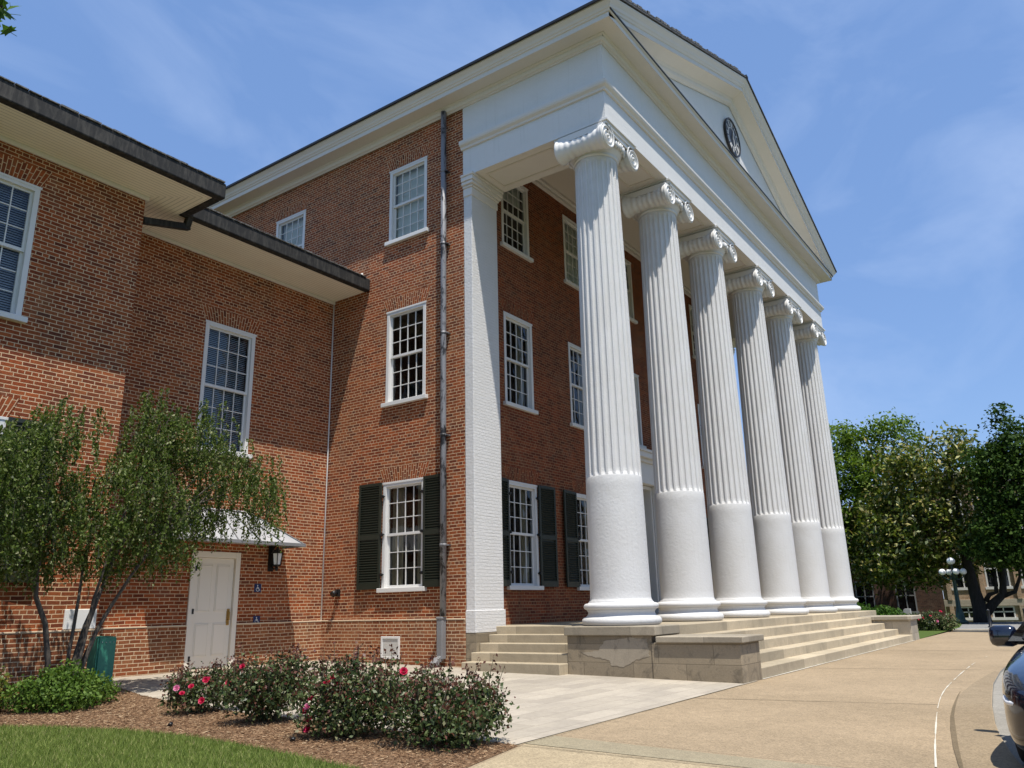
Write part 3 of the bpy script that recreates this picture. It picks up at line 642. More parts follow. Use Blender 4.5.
mb = MB(); mb.quad((0, 0, H-0.0015), (XR, 0, H-0.0015), (XR, BW, H-0.0015), (0, BW, H-0.0015)); mb.quad((0, BW, H-0.0015), (BW, BW, H-0.0015), (BW, 3.5, H-0.0015), (0, 3.5, H-0.0015)); mb.quad((XR-BW, BW, H-0.0015), (XR, BW, H-0.0015), (XR, 3.5, H-0.0015), (XR-BW, 3.5, H-0.0015))
mb.build('beam_soffit', M['cream'], hall, fix=False)
mb = MB(); mb.quad((BW, BW, 11.45), (XR-BW, BW, 11.45), (XR-BW, 3.9, 11.45), (BW, 3.9, 11.45)); mb.build('porch_ceiling', M['ceil'], hall, fix=False)
mb = MB(); mb.box(BW, XR-BW, 3.80, 3.897, 11.28, 11.448); mb.box(BW, XR-BW, 3.72, 3.798, 11.36, 11.448); mb.box(BW, BW+.1, BW, 3.7, 11.3, 11.448); mb.build('ceiling_moulding', M['cream'], hall, bevel=0.01)
# cornices ------------------------------------------------------------------
BED = [(0.002, 11.735), (0.03, 11.74), (0.035, 11.76), (0.08, 11.78), (0.10, 11.83), (0.10, 11.86), (0.14, 11.885), (0.14, 11.90)]
COR = [(0.43, 11.915), (0.45, 11.90), (0.455, 11.90), (0.455, 12.01), (0.48, 12.02), (0.49, 12.045)]
SIMA = [(0.495, 12.055), (0.515, 12.07), (0.535, 12.12), (0.575, 12.165), (0.60, 12.19), (0.605, 12.225)]
mb = MB(); ring(mb, BED+COR, 24)
rows = COR[-1:]+[(0.0, 12.16)]
mb.quad((-.49, -.49, 12.045), (XR+.49, -.49, 12.045), (XR, 0.02, 12.12), (0, 0.02, 12.12))
mb.build('cornice', M['cream'], hall, fix=False)
for side in (-1, 1):
    mb = MB(); X_ = (lambda p: -p) if side < 0 else (lambda p: XR+p)
    for (p, z), (q, y) in zip(COR[-1:]+SIMA, SIMA): mb.quad((X_(p), 24, z), (X_(p), -p, z), (X_(q), -q, y), (X_(q), 24, y))
    mb.build('eave_moulding', M['cream'], hall, fix=False)
SL = 0.372
def rk(p, z, side):                     # raking lines start on the mitre of the corner and climb to the ridge
    a = (-p, -p, z) if side < 0 else (XR+p, -p, z); return a, (XC, -p, z+SL*(XC+p))
mb = MB(); full = BED+COR+SIMA
for side in (-1, 1):
    for (p, z), (q, y) in zip(full, full[1:]):
        a, b = rk(p, z, side); c, d = rk(q, y, side); mb.quad(a, b, d, c)
mb.build('raking_cornice', M['cream'], hall, fix=False)
mb = MB(); mb.quad((0, 0.012, 12.1), (XR, 0.012, 12.1), (XR, 0.012, 12.16), (XC, 0.012, 11.80+SL*XC), (0, 0.012, 12.16)); mb.build('tympanum', M['white_ent'], hall, fix=False)
mb = MB(); mb.bar((-.48, -.50, 12.062), (XR+.48, -.50, 12.062), 0.012, 0.016); mb.build('flashing', M['black'], hall)
# roof
mb = MB(); e = 0.63; zt = 12.235
for side in (-1, 1):
    x0 = -e if side < 0 else XR+e; za = zt; zb = zt+SL*(XC+e)
    mb.quad((x0, -0.64, za), (XC, -0.64, zb), (XC, 24, zb), (x0, 24, za)); mb.quad((x0, -0.64, za+.05), (XC, -0.64, zb+.05), (XC, 24, zb+.05), (x0, 24, za+.05))
    mb.quad((x0, -0.64, za), (XC, -0.64, zb), (XC, -0.64, zb+.05), (x0, -0.64, za+.05)); mb.quad((x0, -0.64, za), (x0, 24, za), (x0, 24, za+.05), (x0, -0.64, za+.05))
roof = mb.build('roof', M['roof'], hall, fix=False)
mb = MB()
for side in (-1,):
    s_ = 0.0
    while s_ < 0.93:
        l_ = random.uniform(0.010, 0.03); x = -e+(XC+e)*s_; x2 = -e+(XC+e)*(s_+l_*0.8); h_ = random.uniform(0.02, 0.085)
        z = zt+SL*(x+e)+0.052; z2 = zt+SL*(x2+e)+0.052
        mb.bar((x, -0.585, z+h_/2), (x2, -0.585, z2+h_/2), 0.06, h_/2, (0, 0, 1)); s_ += l_
mb.build('verge_slate', M['gutcap'], roof)
MB().box(XC-0.07, XC+0.07, -0.655, 24, zt+SL*(XC+e)+0.005, zt+SL*(XC+e)+0.07).build('ridge_cap', M['black'], roof)
MB().box(-0.66, -0.615, -0.60, 24, 12.205, 12.275).build('gutter', M['black'], hall, bevel=0.01)
# columns -------------------------------------------------------------------
def shaft_radius(z):
    t_ = (z-0.43)/(9.4-0.43); return 0.548 - 0.100*t_**1.15
cm = MB(); n = 64
cm.lathe([(0.582, 0.40), (0.58, 0.425), (0.562, 0.44), (0.553, 0.48)] + [(shaft_radius(z)+0.004, z) for z in (0.62, 0.9, 1.3, 1.7, 2.1, 2.5, 2.66)] + [(shaft_radius(2.68)-0.004, 2.685), (0.44, 2.69)], (0, 0, 0), n, cap=False)
low_me = cm.mesh('column', M['stucco'])
fm = MB(); NF = 24; ts = [0.0, 0.13, 0.19, 0.32, 0.5, 0.68, 0.81, 0.87]
rows = [(2.675, 0.0), (2.70, 0.35), (2.74, 0.8), (2.80, 1.0)] + [(z, 1.0) for z in np.linspace(3.3, 9.05, 13)] + [(9.16, 1.0), (9.22, 0.85), (9.27, 0.4), (9.30, 0.0), (9.36, 0.0)]
for z, dd in rows:
    r0 = shaft_radius(z)
    for k in range(NF):
        for t_ in ts:
            dep = 0 if t_ < 0.12 or t_ > 0.88 else 0.038*math.sqrt(max(0, 1-((t_-0.5)/0.37)**2))
            a = 2*math.pi*(k+t_)/NF; r_ = r0-dep*dd; fm.v.append((r_*math.cos(a), r_*math.sin(a), z))
nn = NF*len(ts)
for j in range(len(rows)-1):
    for k in range(nn): fm.f.append((j*nn+k, j*nn+(k+1) % nn, (j+1)*nn+(k+1) % nn, (j+1)*nn+k))
flute_me = fm.mesh('shaft', M['flute'], fix=False)
bmh = MB(); bp = []
for k in range(13): a = -math.pi/2+math.pi*k/12; bp.append((0.645+0.075*math.cos(a), 0.080+0.075*math.sin(a)))
bp += [(0.64, 0.162), (0.625, 0.175), (0.605, 0.205), (0.60, 0.235), (0.615, 0.262), (0.635, 0.275)]
for k in range(11): a = -math.pi/2+math.pi*k/10; bp.append((0.625+0.055*math.cos(a), 0.335+0.055*math.sin(a)))
bp += [(0.60, 0.395), (0.59, 0.41)]
bmh.lathe([(0.5, 0.004)]+bp, (0, 0, 0), 64, cap=False); base_me = bmh.mesh('base', M['stucco'])
cp = MB()                                               # ionic capital, z measured down from the abacus top at H
def Z(z): return H+z
cp.box(-0.665, 0.665, -0.665, 0.665, Z(-0.045), Z(-0.002)); cp.box(-0.63, 0.63, -0.63, 0.63, Z(-0.10), Z(-0.047))
cp.lathe([(0.455, Z(-0.60)), (0.475, Z(-0.585)), (0.485, Z(-0.56)), (0.47, Z(-0.54)), (0.48, Z(-0.52)), (0.53, Z(-0.46)), (0.575, Z(-0.38)), (0.59, Z(-0.31)), (0.56, Z(-0.26))], (0, 0, 0), 48, cap=False)
vx, vz = 0.565, -0.365
for sx in (-1, 1):
    prof = []
    for k in range(61):
        y = -0.60+1.12*k/60; a = min(1, abs(y+.04)/0.56)
        r_ = 0.175 + 0.095*a**2.4 + (0.008*math.cos(y*2*math.pi/0.13)+0.004*math.sin(y*31+sx) if a < 0.88 else 0.0)
        if k in (0, 60): r_ = 0.262
        prof.append((r_, y))
    cp.lathe(prof, (sx*vx, 0, Z(vz)), 28, cap=True, axis='y')
    for fy in (-1, 1):                                  # scrolls
        pts = []; rd = []
        for k in range(78):
            t_ = k/77; ang = R(90)+sx*t_*2*math.pi*2.6; r_ = 0.245*(1-t_)**0.85+0.03
            pts.append((sx*vx-math.cos(ang)*r_*-1*1.0 if False else sx*vx+math.cos(ang)*r_, fy*0.607, Z(vz)+math.sin(ang)*r_)); rd.append(0.026*(1-0.55*t_))
        off = 0 if fy < 0 else -0.08; cp.tube([(a_, b_+off, c_) for a_, b_, c_ in pts], rd, 6); cp.ball((sx*vx, fy*0.61+off, Z(vz)), 0.036, 10)
for fy in (-1, 1):
    y0, y1 = (-0.60, -0.45) if fy < 0 else (0.40, 0.52)
    cp.box(-vx, vx, y0, y1, Z(-0.235), Z(-0.102)); cp.tube([(-vx, fy*0.607, Z(-0.118)), (vx, fy*0.607, Z(-0.118))], 0.024, 6); cp.tube([(-vx+.05, fy*0.607, Z(-0.232)), (0, fy*0.607, Z(-0.243)), (vx-.05, fy*0.607, Z(-0.232))], 0.02, 6)
    for k in range(-2, 3):
        a = k*0.26; cp.ball((0.60*math.sin(a), fy*0.60*math.cos(a), Z(-0.345)), 0.07, 10, 0.85, 0.6, 1.2); cp.tube([(0.625*math.sin(a+.13), fy*0.615*math.cos(a+.13), Z(-0.27)), (0.59*math.sin(a+.13), fy*0.58*math.cos(a+.13), Z(-0.44))], 0.016, 5)
    for sx in (-1, 1): cp.ball((sx*0.36, fy*0.55, Z(-0.30)), 0.075, 8, 1.2, 0.6, 0.8)
cp.box(-0.5, 0.5, -0.45, 0.45, Z(-0.3), Z(-0.11))
for sx in (-1, 1): cp.box(sx*vx-0.14, sx*vx+0.14, -0.57, 0.49, Z(-0.24), Z(-0.1015))
cap_me = cp.mesh('capital', M['white'])
for cx in cols_x:
    c = link('column', low_me, hall); c.location = Vector((cx, 0.602, -0.02))-hall.location
    link('shaft', flute_me, c); link('base', base_me, c)
    k = link('capital', cap_me, c); k.location = (0, 0, 0.02)
# porch floor, steps, cheek walls --------------------------------------------
MB().box(0.67, XR+0.1, -0.44, 3.9, -1.1, -0.02, skip='b').build('porch_floor', M['step'], hall, bevel=0.012)
mb = MB()
for k, (y, z) in enumerate(((-0.80, -0.19), (-1.15, -0.36), (-1.50, -0.53), (-1.86, -0.695))):
    mb.box(0.60-0.004*k, 14.02+0.003*k, y, -0.30-0.003*k, -1.1+k*0.001, z, skip='b')
mb.build('front_steps', M['step'], hall, bevel=0.012)
mb = MB()
for k, (x, z) in enumerate(((0.38, -0.17), (0.08, -0.32), (-0.20, -0.475), (-0.50, -0.63))):
    mb.box(x, 0.9-0.01*k, 1.2765+0.002*k, 3.462-0.003*k, -1.1+k*0.001, z, skip='b')
mb.build('side_steps', M['step'], hall, bevel=0.012)
# corner pedestal under the first column
pd = MB().box(-0.22, 0.66, -0.36, 1.275, -1.1, -0.165).build('pedestal', M['block'], hall, bevel=0.01)
MB().box(-0.27, 0.72, -0.46, 1.31, -0.164, -0.012).build('coping', M['cap'], pd, bevel=0.015)
pp_ = [(1.0, -.44), (.66, -.42), (.50, -.24), (.1, -.20), (-.28, -.22), (-.30, -.50), (-.02, -.56), (.18, -.66), (.42, -.64), (.45, -.56), (.72, -.52), (.86, -.50)]; pq_ = []
for (a, b), (c, d) in zip(pp_, pp_[1:]+pp_[:1]):
    for k in range(6): pq_.append((a+(c-a)*k/6+random.uniform(-.014, .014), b+(d-b)*k/6+random.uniform(-.014, .014)))
MB().prism(pq_, 'x', -0.2235, -0.2185).build('mortar_patch', M['patch'], pd)
ck = MB().box(-0.24, 0.62, -1.87, -0.361, -1.1, -0.275).build('cheek_wall', M['block'], hall, bevel=0.01)
MB().box(-0.29, 0.72, -1.93, -0.463, -0.274, -0.175).build('coping', M['cap'], ck, bevel=0.015)
ck = MB().box(14.03, 15.05, -1.87, 0.2, -1.1, -0.275).build('cheek_wall', M['capfar'], hall, bevel=0.01)
MB().box(13.95, 15.55, -1.93, -0.46, -0.274, -0.165).build('coping', M['capfar'], ck, bevel=0.015)
# downspout -------------------------------------------------------------------
mb = MB(); dy = 4.24
mb.tube([(-0.10, dy, 11.80), (-0.10, dy, 8.0), (-0.10, dy, 4.0), (-0.10, dy, 0.20)], 0.066, 12)
for z in (10.2, 8.35, 6.2, 3.9, 1.6): mb.tube([(-0.10, dy, z-.03), (-0.10, dy, z+.03)], 0.072, 12); mb.box(-0.10, 0.028, dy-0.10, dy+0.10, z-.012, z+.012)
ds = mb.build('downspout', M['pipe'], hall)
mb = MB(); mb.box(-0.17, -0.035, dy-0.03, dy+0.115, -0.62, 0.18); mb.box(-0.18, -0.03, dy-0.04, dy+0.125, 0.14, 0.19); mb.bar((-0.11, dy+0.065, -0.58), (-0.36, dy+0.065, -0.74), 0.07, 0.055)
mb.build('boot', M['galv'], ds, bevel=0.015)
MB().tube([(-0.03, 7.90, -0.72), (-0.03, 7.90, 4.0), (-0.03, 7.90, 7.8)], 0.016, 8).build('corner_pipe', M['white'], hall)

# ------------------------------------------------------------------ WING
wing = thing('brick_wing', (-6, 8, -0.75), 'two storey red brick side wing with deep cream eaves and black gutters', 'building')
YN, YM, XE, ZE = 6.67, 7.925, -5.80, 7.87
holes = [add_window(wing, -8.22, YN, 0.88, 1.30, 2.42, 'front', 'blind', 2, 1), add_window(wing, -8.24, YN, 4.95, 1.30, 2.28, 'front', 'blind', 0, 1),
         add_window(wing, -11.2, YN, 0.88, 1.30, 2.42, 'front', 'blind', 3, 1), add_window(wing, -11.2, YN, 4.95, 1.30, 2.28, 'front', 'blind', 0, 1)]
mb = MB(); wall_holes(mb, 'y', YN, -16, XE, 0.13, ZE, holes)
mb.quad((XE, YN, 0.13), (XE, YM, 0.13), (XE, YM, ZE), (XE, YN, ZE))
holes = [add_window(wing, -2.90, YM, 3.64, 1.26, 2.72, 'front', 'blind', 0, 1), (-3.40, -2.27, -1.2, 1.56)]
wall_holes(mb, 'y', YM, XE, -0.02, 0.13, ZE, holes)
mb.build('wall', M['brick'], wing)
mb = MB(); mb.box(-16, XE+0.045, YN-0.045, YN+0.3, -1.2, 0.125); mb.box(XE+.046, -3.40, YM-0.045, YM+0.3, -1.2, 0.125); mb.box(-2.27, -0.021, YM-0.045, YM+0.3, -1.2, 0.125)
mb.build('foundation', M['brick_low'], wing, bevel=0.006)
mb = MB(); mb.box(-16, XE+0.052, YN-0.052, YN-.001, 0.126, 0.152); mb.box(XE+.053, -3.40, YM-0.052, YM-.001, 0.126, 0.152); mb.box(-2.27, -0.03, YM-0.052, YM-.001, 0.126, 0.152); mb.build('ledge', M['ledge'], wing, bevel=0.006)
# back and side shells so that the wing is a solid building from another view
mb = MB(); mb.quad((-16, YN, -1), (-16, 20, -1), (-16, 20, ZE), (-16, YN, ZE)); mb.quad((-16, 20, -1), (0, 20, -1), (0, 20, ZE), (-16, 20, ZE)); mb.build('wall', M['brick'], wing)
# eaves: soffits, bed boards, gutters
ye, ym, xe = 5.74, 6.85, -5.03
mb = MB(); mb.quad((-16.6, ye, ZE), (xe, ye, ZE), (XE, YN, ZE), (-16.6, YN, ZE)); mb.quad((xe, ym, ZE+.001), (0.0, ym, ZE+.001), (0.0, YM, ZE+.001), (xe, YM, ZE+.001)); mb.build('soffit', M['soffX'], wing, fix=False)
mb = MB(); mb.quad((xe, ye, ZE), (xe, YM, ZE), (XE, YM, ZE), (XE, YN, ZE)); mb.build('soffit', M['soffY'], wing, fix=False)
mb = MB(); mb.box(-16, XE+0.05, YN-0.05, YN, ZE-0.09, ZE-0.002); mb.box(XE, XE+0.05, YN+.001, YM-.05, ZE-0.09, ZE-0.002); mb.box(XE+.05, -0.0, YM-0.05, YM, ZE-0.09, ZE-0.002); mb.build('frieze_board', M['cream'], wing, bevel=0.012)
mb = MB(); g0 = 0.17
def gut(mb, x0, x1, y0, y1): mb.box(x0, x1, y0, y1, ZE-0.015, ZE+0.30)
gut(mb, -16.7, xe+g0, ye-g0, ye); gut(mb, xe, xe+g0, ye+.001, ym-g0-.001); gut(mb, xe, 0.02, ym-g0, ym)
gt = mb.build('gutter', M['gutter'], wing, bevel=0.025)
mb = MB()
x = -16.6
while x < xe+0.12:
    l_ = random.uniform(0.1, 0.3); mb.box(x, x+l_*0.95, ye-g0-0.02, ye+0.1, ZE+0.301, ZE+0.301+random.uniform(0.012, 0.03)); x += l_
mb.build('slate_edge', M['gutcap'], gt); mb = MB(); x = xe+0.2
while x < -0.25:
    l_ = random.uniform(0.1, 0.3); mb.box(x, x+l_*0.95, ym-g0-0.02, ym+0.1, ZE+0.301, ZE+0.301+random.uniform(0.012, 0.03)); x += l_
mb.build('slate_edge', M['gutcap'], gt)
mb = MB(); mb.tube([(-0.16, ym-0.06, ZE+0.33), (-0.16, ym-0.06, ZE+0.42)], 0.03, 8); mb.build('vent_pipe', M['ventm'], gt)
mb = MB(); s3 = 0.30; zt_ = ZE+0.30
mb.quad((-16.7, ye-.1, zt_), (xe+.1, ye-.1, zt_), (-9.0, 9.7, zt_+1.2), (-16.7, 9.7, zt_+1.2)); mb.quad((xe+.1, ye-.1, zt_), (xe+.1, ym-.1, zt_), (xe+.1, 10.0, zt_+0.9), (-9.0, 9.7, zt_+1.2)); mb.quad((-9, ym-.1, zt_), (0.0, ym-.1, zt_), (0.0, 11.5, zt_+1.35), (-9, 11.5, zt_+1.35)); mb.build('roof', M['roof'], wing, fix=False)
mb = MB(); mb.bar((-4.82, 6.78, ZE+.02), (-4.82, 6.86, ZE-0.16), 0.06, 0.06, (1, 0, 0)); mb.bar((-4.76, 6.88, ZE-0.15), (-5.78, 6.74, ZE-0.46), 0.055, 0.065); mb.build('downspout', M['gutter'], wing, bevel=0.012)
# side door
fr_ = MB(); fr_.box(-3.40, -3.29, YM-0.03, YM+0.12, -0.69, 1.56); fr_.box(-2.38, -2.27, YM-0.03, YM+0.12, -0.69, 1.56); fr_.box(-3.29, -2.38, YM-0.03, YM+0.12, 1.44, 1.56)
fo = fr_.build('door_frame', M['door'], wing, bevel=0.008)
d_ = MB(); dx0, dx1, dz0, dz1 = -3.285, -2.385, -0.665, 1.435
d_.box(dx0, dx1, YM+0.03, YM+0.075, dz0, dz1)
for a, b in ((dx0+.12, dx0+.38), (dx1-.38, dx1-.12)):
    for z0, z1 in ((-0.42, 0.14), (0.42, 1.28)):
        d_.box(a, b, YM+0.016, YM+0.0301, z0, z1); d_.box(a-.025, a-.002, YM+0.02, YM+0.0302, z0-.025, z1+.025); d_.box(b+.002, b+.025, YM+0.02, YM+0.0302, z0-.025, z1+.025); d_.box(a, b, YM+0.02, YM+0.0302, z1+.002, z1+.025); d_.box(a, b, YM+0.02, YM+0.0302, z0-.025, z0-.002)
dd_ = d_.build('door', M['door'], wing, bevel=0.004)
mb = MB(); mb.box(-2.49, -2.42, YM+0.018, YM+0.0299, 0.12, 0.44); mb.tube([(-2.455, YM+.018, .38), (-2.455, YM-.03, .38), (-2.455, YM-.03, .22), (-2.455, YM+.018, .22)], 0.012, 8); mb.ball((-2.455, YM+.01, .15), 0.014); mb.build('handle', M['brass'], dd_, bevel=0.003)
mb = MB()
for z in (-0.48, 0.4, 1.22): mb.box(-3.315, -3.275, YM-0.04, YM-0.02, z-.05, z+.05)
mb.build('hinge', M['black'], dd_)
MB().box(-3.45, -2.22, YM-0.5, YM+0.1, -0.9, -0.675).build('threshold', M['cap'], wing, bevel=0.01)
# metal canopy
zc, yc_ = 1.74, 7.22
T = [(-3.55, YM-.003, 2.43), (-2.2, YM-.003, 2.43)]; B = [(-4.5, yc_, zc), (-1.2, yc_, zc)]; Wl = [(-4.5, YM-.003, zc+.04), (-1.2, YM-.003, zc+.04)]
mb = MB(); mb.quad(B[0], B[1], T[1], T[0]); mb.quad(B[1], Wl[1], T[1]); mb.quad(B[0], T[0], Wl[0])
mb.quad((-4.5, yc_, zc-.002), (-4.5, YM-.003, zc-.002), (-1.2, YM-.003, zc-.002), (-1.2, yc_, zc-.002))
cn = mb.build('canopy', M['metalroof'], wing)
mb = MB()
for k in range(7):
    f_ = k/6; b = Vector(B[0]).lerp(Vector(B[1]), f_); t_ = Vector(T[0]).lerp(Vector(T[1]), f_); mb.bar(b, t_, 0.009, 0.022, (0, -1, 1))
mb.build('seam', M['galv'], cn)
mb = MB(); mb.box(-4.53, -1.17, yc_-.03, yc_-.002, zc-.05, zc+.02); mb.box(-1.20, -1.17, yc_-.001, YM-.003, zc-.05, zc+.02); mb.box(-4.53, -4.50, yc_-.001, YM-.003, zc-.05, zc+.02); mb.build('fascia', M['galv'], cn, bevel=0.004)

# ------------------------------------------------------------------ things fixed to the walls
ckx, ckz, ckr = 8.09, 13.64, 0.57
clk = thing('wall_clock', (ckx, 0.0, ckz), 'round black clock with white numerals set in the white pediment', 'clock')
MB().lathe([(0.02, 0.0), (ckr, 0.0), (ckr, -0.05), (0.02, -0.05)], (ckx, 0.008, ckz), 48, axis='y', cap=False, smooth=False).build('face', M['black'], clk)
mb = MB(); mb.lathe([(ckr-.02, -0.085), (ckr-.02, -0.04), (ckr+.035, -0.04), (ckr+.035, -0.085), (ckr-.02, -0.085)], (ckx, 0.008, ckz), 48, axis='y', cap=False, smooth=False); mb.build('ring', M['black'], clk)
mb = MB()
for r_ in (0.53, 0.31):
    mb.lathe([(r_-.013, -0.054), (r_+.013, -0.054), (r_+.013, -0.048), (r_-.013, -0.048), (r_-.013, -0.054)], (ckx, 0.008, ckz), 48, axis='y', cap=False, smooth=False)
ROM = ['XII', 'I', 'II', 'III', 'IIII', 'V', 'VI', 'VII', 'VIII', 'IX', 'X', 'XI']
for hn, txt in enumerate(ROM):
    a = hn*math.pi/6; ux = Vector((math.cos(a), 0, -math.sin(a))); uz = Vector((math.sin(a), 0, math.cos(a))); c0 = Vector((ckx, -0.049, ckz))+uz*0.42
    wds = [{'I': 0.035, 'V': 0.075, 'X': 0.075}[ch] for ch in txt]; x = -sum(wds)/2
    for ch, wd in zip(txt, wds):
        cx = x+wd/2; x += wd; hh = 0.075
        if ch == 'I': mb.bar(c0+ux*cx-uz*hh, c0+ux*cx+uz*hh, 0.010, 0.003, (0, 1, 0))
        else:
            dxx = wd*0.36
            mb.bar(c0+ux*(cx-(0 if ch == 'V' else dxx))-uz*hh, c0+ux*(cx+dxx)+uz*hh, 0.010, 0.003, (0, 1, 0)); mb.bar(c0+ux*(cx+(0 if ch == 'V' else dxx))-uz*hh+Vector((0, -.001, 0)), c0+ux*(cx-dxx)+uz*hh+Vector((0, -.001, 0)), 0.010, 0.003, (0, 1, 0))
mb.build('numerals', M['white'], clk)
mb = MB(); c0 = Vector((ckx, -0.065, ckz))
for a, l_, wd in ((R(20), 0.27, 0.024), (R(175), 0.42, 0.017)):
    uz = Vector((math.sin(a), 0, math.cos(a))); o_ = mb if True else None
    h_ = MB(); h_.bar(c0-uz*0.08, c0+uz*l_, wd, 0.004, (0, 1, 0)); h_.build('hand', M['white'], clk); c0 = c0+Vector((0, -0.012, 0))

lx, lz = -1.50, 1.46
ln = thing('wall_lantern', (lx, YM, lz), 'black iron carriage lantern on the brick wall beside the cream door', 'lantern')
mb = MB(); mb.box(lx-.05, lx+.05, YM-0.03, YM, lz-.2, lz+.22); mb.tube([(lx, YM-.03, lz+.1), (lx, YM-.12, lz+.2), (lx, YM-.2, lz+.22), (lx, YM-.2, lz+.16)], 0.012, 8); mb.tube([(lx, YM-.03, lz-.1), (lx, YM-.12, lz-.17), (lx, YM-.2, lz-.14)], 0.012, 8); mb.build('bracket', M['black'], ln, bevel=0.004)
mb = MB(); c_ = (lx, YM-.2, lz)
mb.lathe([(0.012, .2), (.02, .17), (.10, .10), (.115, .085), (.10, .08)], c_, 6, smooth=False); mb.lathe([(.02, -.2), (.035, -.16), (.015, -.14), (.065, -.12), (.07, -.10), (.05, -.09)], c_, 6, smooth=False)
for k in range(6): a = math.pi/3*k; mb.bar((c_[0]+.068*math.cos(a), c_[1]+.068*math.sin(a), lz-.11), (c_[0]+.098*math.cos(a), c_[1]+.098*math.sin(a), lz+.09), .007, .007)
mb.build('cage', M['black'], ln)
MB().lathe([(.062, -.10), (.09, .085)], c_, 6, smooth=False, cap=False).build('glass', M['lens'], ln)

ln.scale = (1.3, 1.1, 1.3)
def access_sign(x, z, label):
    s = thing('access_sign', (x, YM, z), label, 'sign', 'blue wheelchair signs by the door')
    q = 0.085; MB().box(x-q, x+q, YM-0.012, YM-.001, z-q, z+q).build('plate', M['signblue'], s, bevel=0.003)
    p = MB(); y = YM-0.016
    p.lathe([(0.013, -0.002), (0.013, 0.002)], (x-.012, y, z+.052), 10, axis='y')
    P_ = [(x-.012, z+.034), (x-.008, z-.012), (x+.028, z-.012), (x+.04, z-.045), (x+.055, z-.04)]
    for a, b in zip(P_, P_[1:]): p.bar((a[0], y, a[1]), (b[0], y, b[1]), .0065, .002, (0, 1, 0))
    p.bar((x-.01, y-.001, z+.012), (x+.025, y-.001, z+.010), .005, .002, (0, 1, 0))
    for k in range(14):
        a0, a1 = R(120+k*17), R(120+(k+1)*17+2); c = (x-.004, z-.024); r_ = .04
        p.bar((c[0]+r_*math.cos(a0), y+.0005, c[1]+r_*math.sin(a0)), (c[0]+r_*math.cos(a1), y+.0005, c[1]+r_*math.sin(a1)), .005, .002, (0, 1, 0))
    p.build('wheelchair_symbol', M['white'], s)
access_sign(-1.79, 0.85, 'small blue wheelchair sign, the upper one right of the cream door')
access_sign(-1.77, 0.20, 'small blue wheelchair sign, the lower one just above the brick ledge')
MB_ = MB().box(-6.34, -5.84, YN-0.04, YN-.001, 0.16, 0.46)
pq = MB_.build('wall_plaque', M['plaque'], None, bevel=0.008); tag(pq, 'white marble date stone on the brick wall behind the tree trunks', 'plaque')
vt = thing('foundation_vent', (0, 5.73, -0.42), 'square white vent grille low in the brick foundation below the shuttered window', 'vent')
mb = MB(); y0, y1, z0, z1 = 5.47, 6.0, -0.64, -0.19
for a, b, c, d in ((y0, y0+.045, z0, z1), (y1-.045, y1, z0, z1), (y0+.045, y1-.045, z0, z0+.045), (y0+.045, y1-.045, z1-.045, z1)): mb.box(-0.05, -0.021, a, b, c, d)
mb.build('frame', M['white'], vt, bevel=0.004)
MB().box(-0.035, -0.0215, y0+.045, y1-.045, z0+.045, z1-.045).build('panel', M['ventm'], vt)
wl = thing('wall_floodlight', (0.02, 7.42, 0.74), 'small black floodlight on the brick wall left of the dark shutter', 'floodlight')
MB().box(-0.03, 0.029, 7.36, 7.48, 0.66, 0.82).build('mount', M['black'], wl, bevel=0.005); MB().tube([(-0.03, 7.42, .76), (-0.10, 7.42, .74), (-.16, 7.42, .70)], [.035, .06, .07], 12).build('lamp_head', M['black'], wl)

# ------------------------------------------------------------------ litter bin
bx, by = -5.98, 6.1; bz = gz(by)
bn = thing('litter_bin', (bx, by, bz), 'dark green slatted litter bin beside the brick wall corner', 'bin')
mb = MB(); hw_ = 0.135
for k in range(4):
    for sx, sy in ((1, 0), (0, 1), (-1, 0), (0, -1)):
        o_ = -hw_+0.045+k*(2*hw_-.09)/3
        if sx: mb.box(bx+sx*hw_-.012, bx+sx*hw_+.012, by+o_-.034, by+o_+.034, bz+.05, bz+.76)
        else: mb.box(bx+o_-.034, bx+o_+.034, by+sy*hw_-.012, by+sy*hw_+.012, bz+.05, bz+.78)
mb.build('slats', M['bin'], bn, bevel=0.005)
MB().box(bx-.12, bx+.12, by-.12, by+.12, bz+.03, bz+.72).build('liner', M['black'], bn)
mb = MB(); mb.lathe([(.06, .74), (.155, .765), (.155, .785), (.06, .79), (.06, .74)], (bx, by, bz), 4, cap=False, smooth=False); mb.build('lid', M['bin'], bn)
mb = MB()
for k in range(4):
    o_ = -hw_+0.045+k*(2*hw_-.09)/3
    for z in (.14, .70): mb.ball((bx+o_, by-hw_-.014, bz+z), 0.008, 8)
mb.build('screws', M['chrome'], bn)

# ------------------------------------------------------------------ plants near the camera
def curve_pts(a, b, sag, n=7, wob=0.03):
    a, b = Vector(a), Vector(b); o = []
    for k in range(n):
        t_ = k/(n-1); p = a.lerp(b, t_); p.z += sag*math.sin(math.pi*t_); p += Vector((random.uniform(-1, 1), random.uniform(-1, 1), random.uniform(-1, 1)))*wob*(0 < k < n-1); o.append(p)
    return o
TX, TY = -6.95, 5.15; TZ = gz(TY)
tree = thing('weeping_tree', (TX, TY, TZ), 'small many-stemmed weeping evergreen tree in front of the brick wing', 'tree')
